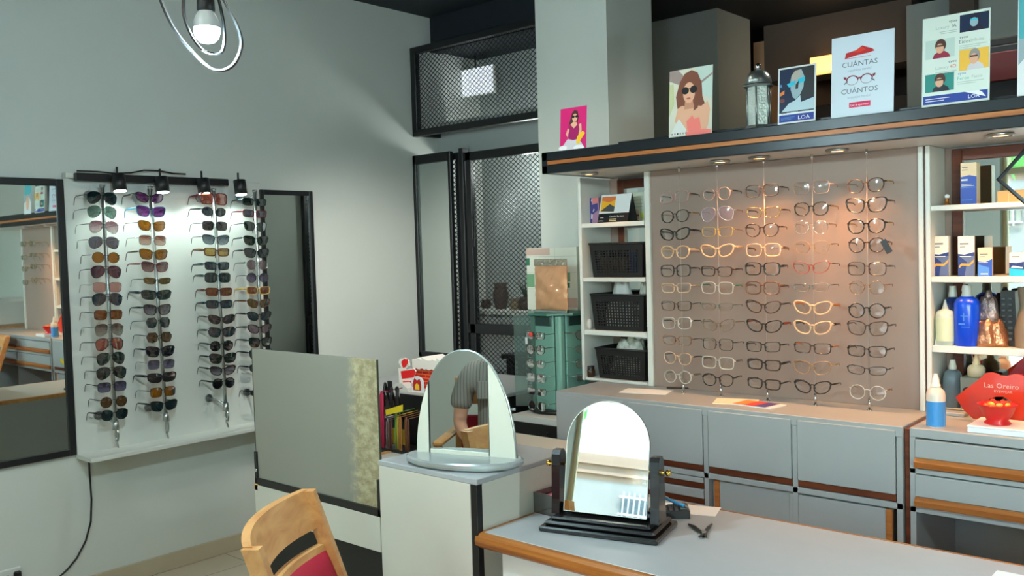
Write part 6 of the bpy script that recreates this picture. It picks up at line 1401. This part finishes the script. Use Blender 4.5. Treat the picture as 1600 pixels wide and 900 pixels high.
_a = Vector((-2.3, 2.35, 2.93)); _d = (Vector((-4.26, 3.72, .72))-_a).normalized()
MB().lathe((-2.3, 2.35, ZC), [(.035, -.03), (.04, -.02), (.04, 0)], 20).build('base', M_BLACK, t)
MB().tube([(-2.3, 2.35, 3.03), _a], .008, 8).build('stem', M_BLACK, t)
MB().cyl(_a-_d*.05, _a+_d*.06, .035, n=24).build('head', M_BLACK, t)
MB().cyl(_a+_d*.0602, _a+_d*.062, .03, n=20).build('lens', M_DISC, t)
light('SPOT', 'wall_fill_spot', _a+_d*.07, 180, (1, .985, .91), .03, _d.to_track_quat('-Z', 'Y').to_euler(), radians(52), .95)
# ============================================================ PRINTER, second chair (seen in the left mirror)
t = thing('printer', 'white desktop printer on a small wooden table seen in the left mirror', 'printer', (1.0, 3.2, .95))
MB().box(.75, 1.2, 3.15, 3.5, .95, 1.22, .03).build('body', M_WHITE, t); MB().box(.8, 1.15, 3.05, 3.2, .97, .985, .004).build('paper_tray', M_GREYL, t); MB().box(.93, .99, 3.147, 3.152, 1.12, 1.14, .003).build('badge', M_BLKP, t)
t = thing('side_table', 'small wooden table under the white printer', 'table', (1.0, 3.2, 0))
MB().box(.68, 1.3, 3.05, 3.55, .925, .95, .006).build('tabletop', M_BEECH, t)
for x in (.71, 1.27):
    for yy in (3.08, 3.52): MB().box(x-.02, x+.02, yy-.02, yy+.02, 0, .925, .004).build('leg', M_BEECH, t)
struct(MB().box(.67, XR, 3.58, 3.66, 0, 2.6).build('wall_partition', M_WALL))
wood_chair('yellow beech chair behind the desk seen in the left mirror', Matrix.Translation((-.12, 2.53, 0)), M_RED)
# ============================================================ SEATED CUSTOMER (seen in the arched mirror)
def skin(name, verts, edges, m, parent, sub=2, rootv=0):
    W = WM[parent.name]; inv = W.inverted()
    me = bpy.data.meshes.new(name); me.from_pydata([tuple(inv @ Vector(v[:3])) for v in verts], edges, [])
    o = bpy.data.objects.new(name, me); COL.objects.link(o)
    md = o.modifiers.new('skin', 'SKIN'); md.use_smooth_shade = True
    for i, v in enumerate(verts):
        s = me.skin_vertices[0].data[i]; s.radius = (v[3], v[4] if len(v) > 4 else v[3]); s.use_root = (i == rootv)
    sd = o.modifiers.new('sub', 'SUBSURF'); sd.levels = sub; sd.render_levels = sub
    dg = bpy.context.evaluated_depsgraph_get(); me2 = bpy.data.meshes.new_from_object(o.evaluated_get(dg)); me2.name = name
    bpy.data.objects.remove(o); bpy.data.meshes.remove(me)
    for p in me2.polygons: p.use_smooth = True
    me2.materials.clear(); me2.materials.append(m)
    ob = bpy.data.objects.new(name, me2); COL.objects.link(ob); ob.parent = parent; WM[ob.name] = W
    return ob
PX_, PY_ = -2.06, -.12
M_SK = mat('skin_tone', (206, 150, 122), .5); M_SHIRT = mat('grey_striped_shirt', (150, 146, 138), .85, bump=.1, bscale=200)
def stripes(m, c2):
    nt = m.node_tree; b = nt.nodes['Principled BSDF']; tc = nt.nodes.new('ShaderNodeTexCoord'); w = nt.nodes.new('ShaderNodeTexWave'); w.inputs['Scale'].default_value = 18; w.bands_direction = 'X'
    r = nt.nodes.new('ShaderNodeValToRGB'); r.color_ramp.elements[0].position = .82; r.color_ramp.elements[1].position = .95; r.color_ramp.elements[0].color = b.inputs['Base Color'].default_value; r.color_ramp.elements[1].color = (*lin(c2), 1)
    nt.links.new(tc.outputs['Object'], w.inputs['Vector']); nt.links.new(w.outputs['Fac'], r.inputs['Fac']); nt.links.new(r.outputs['Color'], b.inputs['Base Color'])
stripes(M_SHIRT, (104, 100, 98))
M_TRO = mat('navy_trousers', (24, 34, 48), .85)
t = thing('person', 'person in grey striped short sleeved shirt and navy trousers seated in a wooden armchair', 'person', (PX_, PY_, 0))
def W_(x, y_, z): return (PX_+x, PY_+y_, z)
B = []; E_ = []
def add(p, r, par=None, r2=None):
    B.append((*p, r, r2 or r)); i = len(B)-1
    if par is not None: E_.append((par, i))
    return i
pel = add(W_(0, -.06, .56), .13, None, .1); wa = add(W_(0, -.07, .72), .125, pel, .09); ch = add(W_(0, -.07, .90), .14, wa, .1); up_ = add(W_(0, -.07, 1.0), .1, ch, .075); nk = add(W_(0, -.06, 1.09), .05, up_); hd0 = add(W_(0, -.05, 1.16), .055, nk); hd = add(W_(0, -.035, 1.235), .083, hd0, .09); hd2 = add(W_(0, -.045, 1.31), .07, hd, .08)
for sx in (-1, 1):
    sh = add(W_(sx*.17, -.07, 1.0), .058, up_); ua = add(W_(sx*.215, -.07, .87), .047, sh); el = add(W_(sx*.235, -.05, .74), .038, ua); fa = add(W_(sx*.19, .08, .70), .034, el); wr = add(W_(sx*.11, .2, .66), .024, fa); pm = add(W_(sx*.085, .26, .64), .03, wr, .016)
    for k, (fx, ln) in enumerate(((-.024, .07), (-.008, .08), (.008, .075), (.024, .06))):
        f1 = add(W_(sx*(.08)+fx, .30, .638), .0095, pm); f2 = add(W_(sx*.078+fx*1.1, .30+ln*.5, .632), .009, f1); f3 = add(W_(sx*.076+fx*1.15, .30+ln*.95, .615), .0075, f2)
    t1 = add(W_(sx*.05, .255, .645), .0105, pm); add(W_(sx*.03, .285, .636), .009, t1)
    hp = add(W_(sx*.095, -.02, .54), .095, pel); kn = add(W_(sx*.14, .38, .53), .062, hp); an = add(W_(sx*.14, .40, .10), .04, kn); add(W_(sx*.145, .53, .05), .035, an, .03)
skin('body', B, E_, M_SK, t)
sv = [(*W_(0, -.06, .56), .155, .125), (*W_(0, -.07, .72), .152, .118), (*W_(0, -.07, .90), .166, .124), (*W_(0, -.07, 1.0), .12, .095), (*W_(0, -.062, 1.055), .068, .066)]
se = [(0, 1), (1, 2), (2, 3), (3, 4)]
for sx in (-1, 1):
    n_ = len(sv); sv += [(*W_(sx*.175, -.07, 1.0), .076), (*W_(sx*.222, -.07, .87), .066), (*W_(sx*.235, -.06, .79), .066)]; se += [(3, n_), (n_, n_+1), (n_+1, n_+2)]
skin('shirt', sv, se, M_SHIRT, t)
MB().box(PX_-.12, PX_-.03, PY_+.054, PY_+.062, .87, .96, .002).build('pocket', M_SHIRT, t)
tv = [(*W_(0, -.06, .55), .15, .12)]; te = []
for sx in (-1, 1):
    n_ = len(tv); tv += [(*W_(sx*.1, -.01, .535), .105), (*W_(sx*.14, .38, .53), .078), (*W_(sx*.14, .40, .14), .062)]; te += [(0, n_), (n_, n_+1), (n_+1, n_+2)]
skin('trousers', tv, te, M_TRO, t)
b = MB()
for sx in (-1, 1): b = MB().sphere(W_(sx*.145, .47, .05), (.05, .13, .05)); b.build('shoe', M_BLKP, t)
MB().sphere(W_(0, -.062, 1.29), (.092, .098, .085)).build('hair', mat('dark_hair', (44, 34, 28), .6), t)
f_ = MB().sphere(W_(0, .058, 1.225), (.012, .018, .02), 10, 8); f_.build('nose', M_SK, t)
for sx in (-1, 1):
    MB().sphere(W_(sx*.032, .044, 1.25), (.012, .006, .007), 10, 8).build('eye', M_CARD, t); MB().sphere(W_(sx*.086, -.04, 1.235), (.012, .02, .03), 10, 8).build('ear', M_SK, t)
MB().sphere(W_(0, .046, 1.18), (.024, .006, .006), 10, 6).build('mouth', mat('lip_tone', (170, 96, 88), .5), t)
MB().tube([(PX_-.12+.03*cos(a_), PY_+.19+.012*sin(a_)*.5, .665+.03*sin(a_)) for a_ in [2*pi*i/16 for i in range(16)]], .003, 6, closed=True).build('bracelet', M_GOLD, t)
t = thing('wooden_armchair', 'beech armchair under the seated person reflected in the arched mirror', 'chair', (PX_, PY_, 0))
MB().box(PX_-.26, PX_+.26, PY_-.24, PY_+.26, .38, .42, .01).build('seat', M_BEECH, t)
for sx in (-1, 1):
    x = PX_+sx*.285
    MB().box(x-.016, x+.016, PY_+.2, PY_+.24, 0, .66, .005).build('leg', M_BEECH, t); MB().box(x-.016, x+.016, PY_-.3, PY_-.26, 0, .95, .005).build('leg', M_BEECH, t); MB().box(x-.026, x+.026, PY_-.3, PY_+.26, .655, .685, .01).build('armrest', M_BEECH, t)
    MB().box(x-.016, x+.016, PY_-.26, PY_+.2, .36, .40, .004).build('side_rail', M_BEECH, t)
MB().box(PX_-.28, PX_+.28, PY_-.3, PY_-.27, .8, .95, .008).build('top_rail', M_BEECH, t); MB().box(PX_-.28, PX_+.28, PY_-.298, PY_-.275, .5, .74, .008).build('back_cushion', M_RED, t)
# ============================================================ STREET OUTSIDE (seen in the mirrors)
M_ST = mat('street_paving', (176, 166, 150), .85, var=.1); M_FAC = mat('facade_render', (112, 86, 66), .85, bump=.1); M_FAC4 = mat('facade_grey', (104, 98, 90), .85); M_FAC3 = mat('facade_white', (240, 238, 230), .85); M_FAC2 = mat('facade_pale', (196, 190, 176), .85)
struct(MB().box(-16, 16, -16, YF-.2, -.25, -.1).build('street_ground', M_ST))
t = thing('street_building', 'pale building with barred windows across the street seen in the swivel mirror', 'building', (-2, -11.5, -.1))
MB().box(-9, 7, -12.5, -11, -.1, 2.5).build('ground_storey', M_FAC4, t); MB().box(-9, 7, -12.5, -11.0, 2.5, 2.95).build('tan_band', M_FAC, t); MB().box(-9, 7, -12.4, -11.1, 2.95, 7.5).build('upper_storey', M_FAC3, t)
for x in (-8.1, -5.3, -2.5, .3, 3.1, 5.2):
    wdw = MB().box(x, x+1.5, -11.02, -10.96, 1.78, 2.3).build('window', mat('dark_window', (40, 48, 52), .1), t); g = MB()
    for k in range(16): g.box(x+.03+.09*k, x+.05+.09*k, -10.93, -10.905, 1.7, 2.36)
    for z_ in (1.75, 1.98, 2.26): g.box(x-.03, x+1.53, -10.94, -10.9, z_, z_+.03)
    g.build('window_bars', mat('bar_paint', (150, 152, 150), .5), wdw)
    MB().box(x+.2, x+1.1, -11.02, -10.96, .1, 1.4).build('shop_door', MATS['dark_window'], t)
for z_ in (2.6, 2.76): MB().box(-9, 7, -11.02, -10.93, z_, z_+.05).build('moulding', M_FAC, t)
M_LEAFS = mat('street_leaf', (86, 150, 60), .6, var=.25, vscale=3); M_BARK = mat('bark', (96, 78, 62), .9, bump=.4)
def tree(label, x, y_, h, seed):
    rnd = random.Random(seed); t = thing('street_tree', label, 'tree', (x, y_, -.1))
    MB().tube([(x, y_, -.1), (x+.05, y_, h*.4), (x-.05, y_+.1, h*.65)], [.14, .11, .07], 10).build('trunk', M_BARK, t); b = MB()
    for k in range(1500):
        u = Vector((rnd.gauss(0, 1), rnd.gauss(0, 1), rnd.gauss(0, 1))).normalized()*rnd.uniform(.5, 1)**.5
        c = Vector((x+u.x*1.5, y_+u.y*1.4, h*.78+u.z*1.25)); a_ = Vector((rnd.gauss(0, 1), rnd.gauss(0, 1), rnd.gauss(0, 1))).normalized()*.13; d_ = a_.orthogonal().normalized()*.06
        b.add([c-a_, c+d_, c+a_, c-d_], [(0, 1, 2, 3)])
    b.build('crown', M_LEAFS, t)
tree('leafy street tree reflected in the mirror behind the right shelves', .2, -7., 3.6, 4); tree('leafy street tree further left along the street', -4.2, -7.5, 4.2, 8); tree('leafy street tree at the right end of the street', 3.4, -7.2, 4., 12)
# ============================================================ LIGHT
w = bpy.data.worlds.new('sky'); SC.world = w; w.use_nodes = True; nt = w.node_tree; bg = nt.nodes['Background']
sk = nt.nodes.new('ShaderNodeTexSky'); sk.sky_type = 'NISHITA'; sk.sun_disc = False; sk.sun_elevation = radians(48); sk.sun_rotation = radians(200); sk.altitude = 50
nt.links.new(sk.outputs['Color'], bg.inputs['Color']); bg.inputs['Strength'].default_value = 6.5
light('SUN', 'sun', (0, -6, 8), 14, (1, .95, .86), .009, (radians(-28), radians(16), 0))
vs = SC.view_settings; vs.view_transform = 'Standard'; vs.look = 'None'; vs.gamma = 1; vs.exposure = .07
try: vs.use_curve_mapping = False
except Exception: pass
SC.display_settings.display_device = 'sRGB'
cy = SC.cycles; cy.max_bounces = 8; cy.diffuse_bounces = 4; cy.glossy_bounces = 5; cy.transparent_max_bounces = 24; cy.transmission_bounces = 4; cy.caustics_reflective = False; cy.caustics_refractive = False; cy.sample_clamp_indirect = 6; cy.use_denoising = True
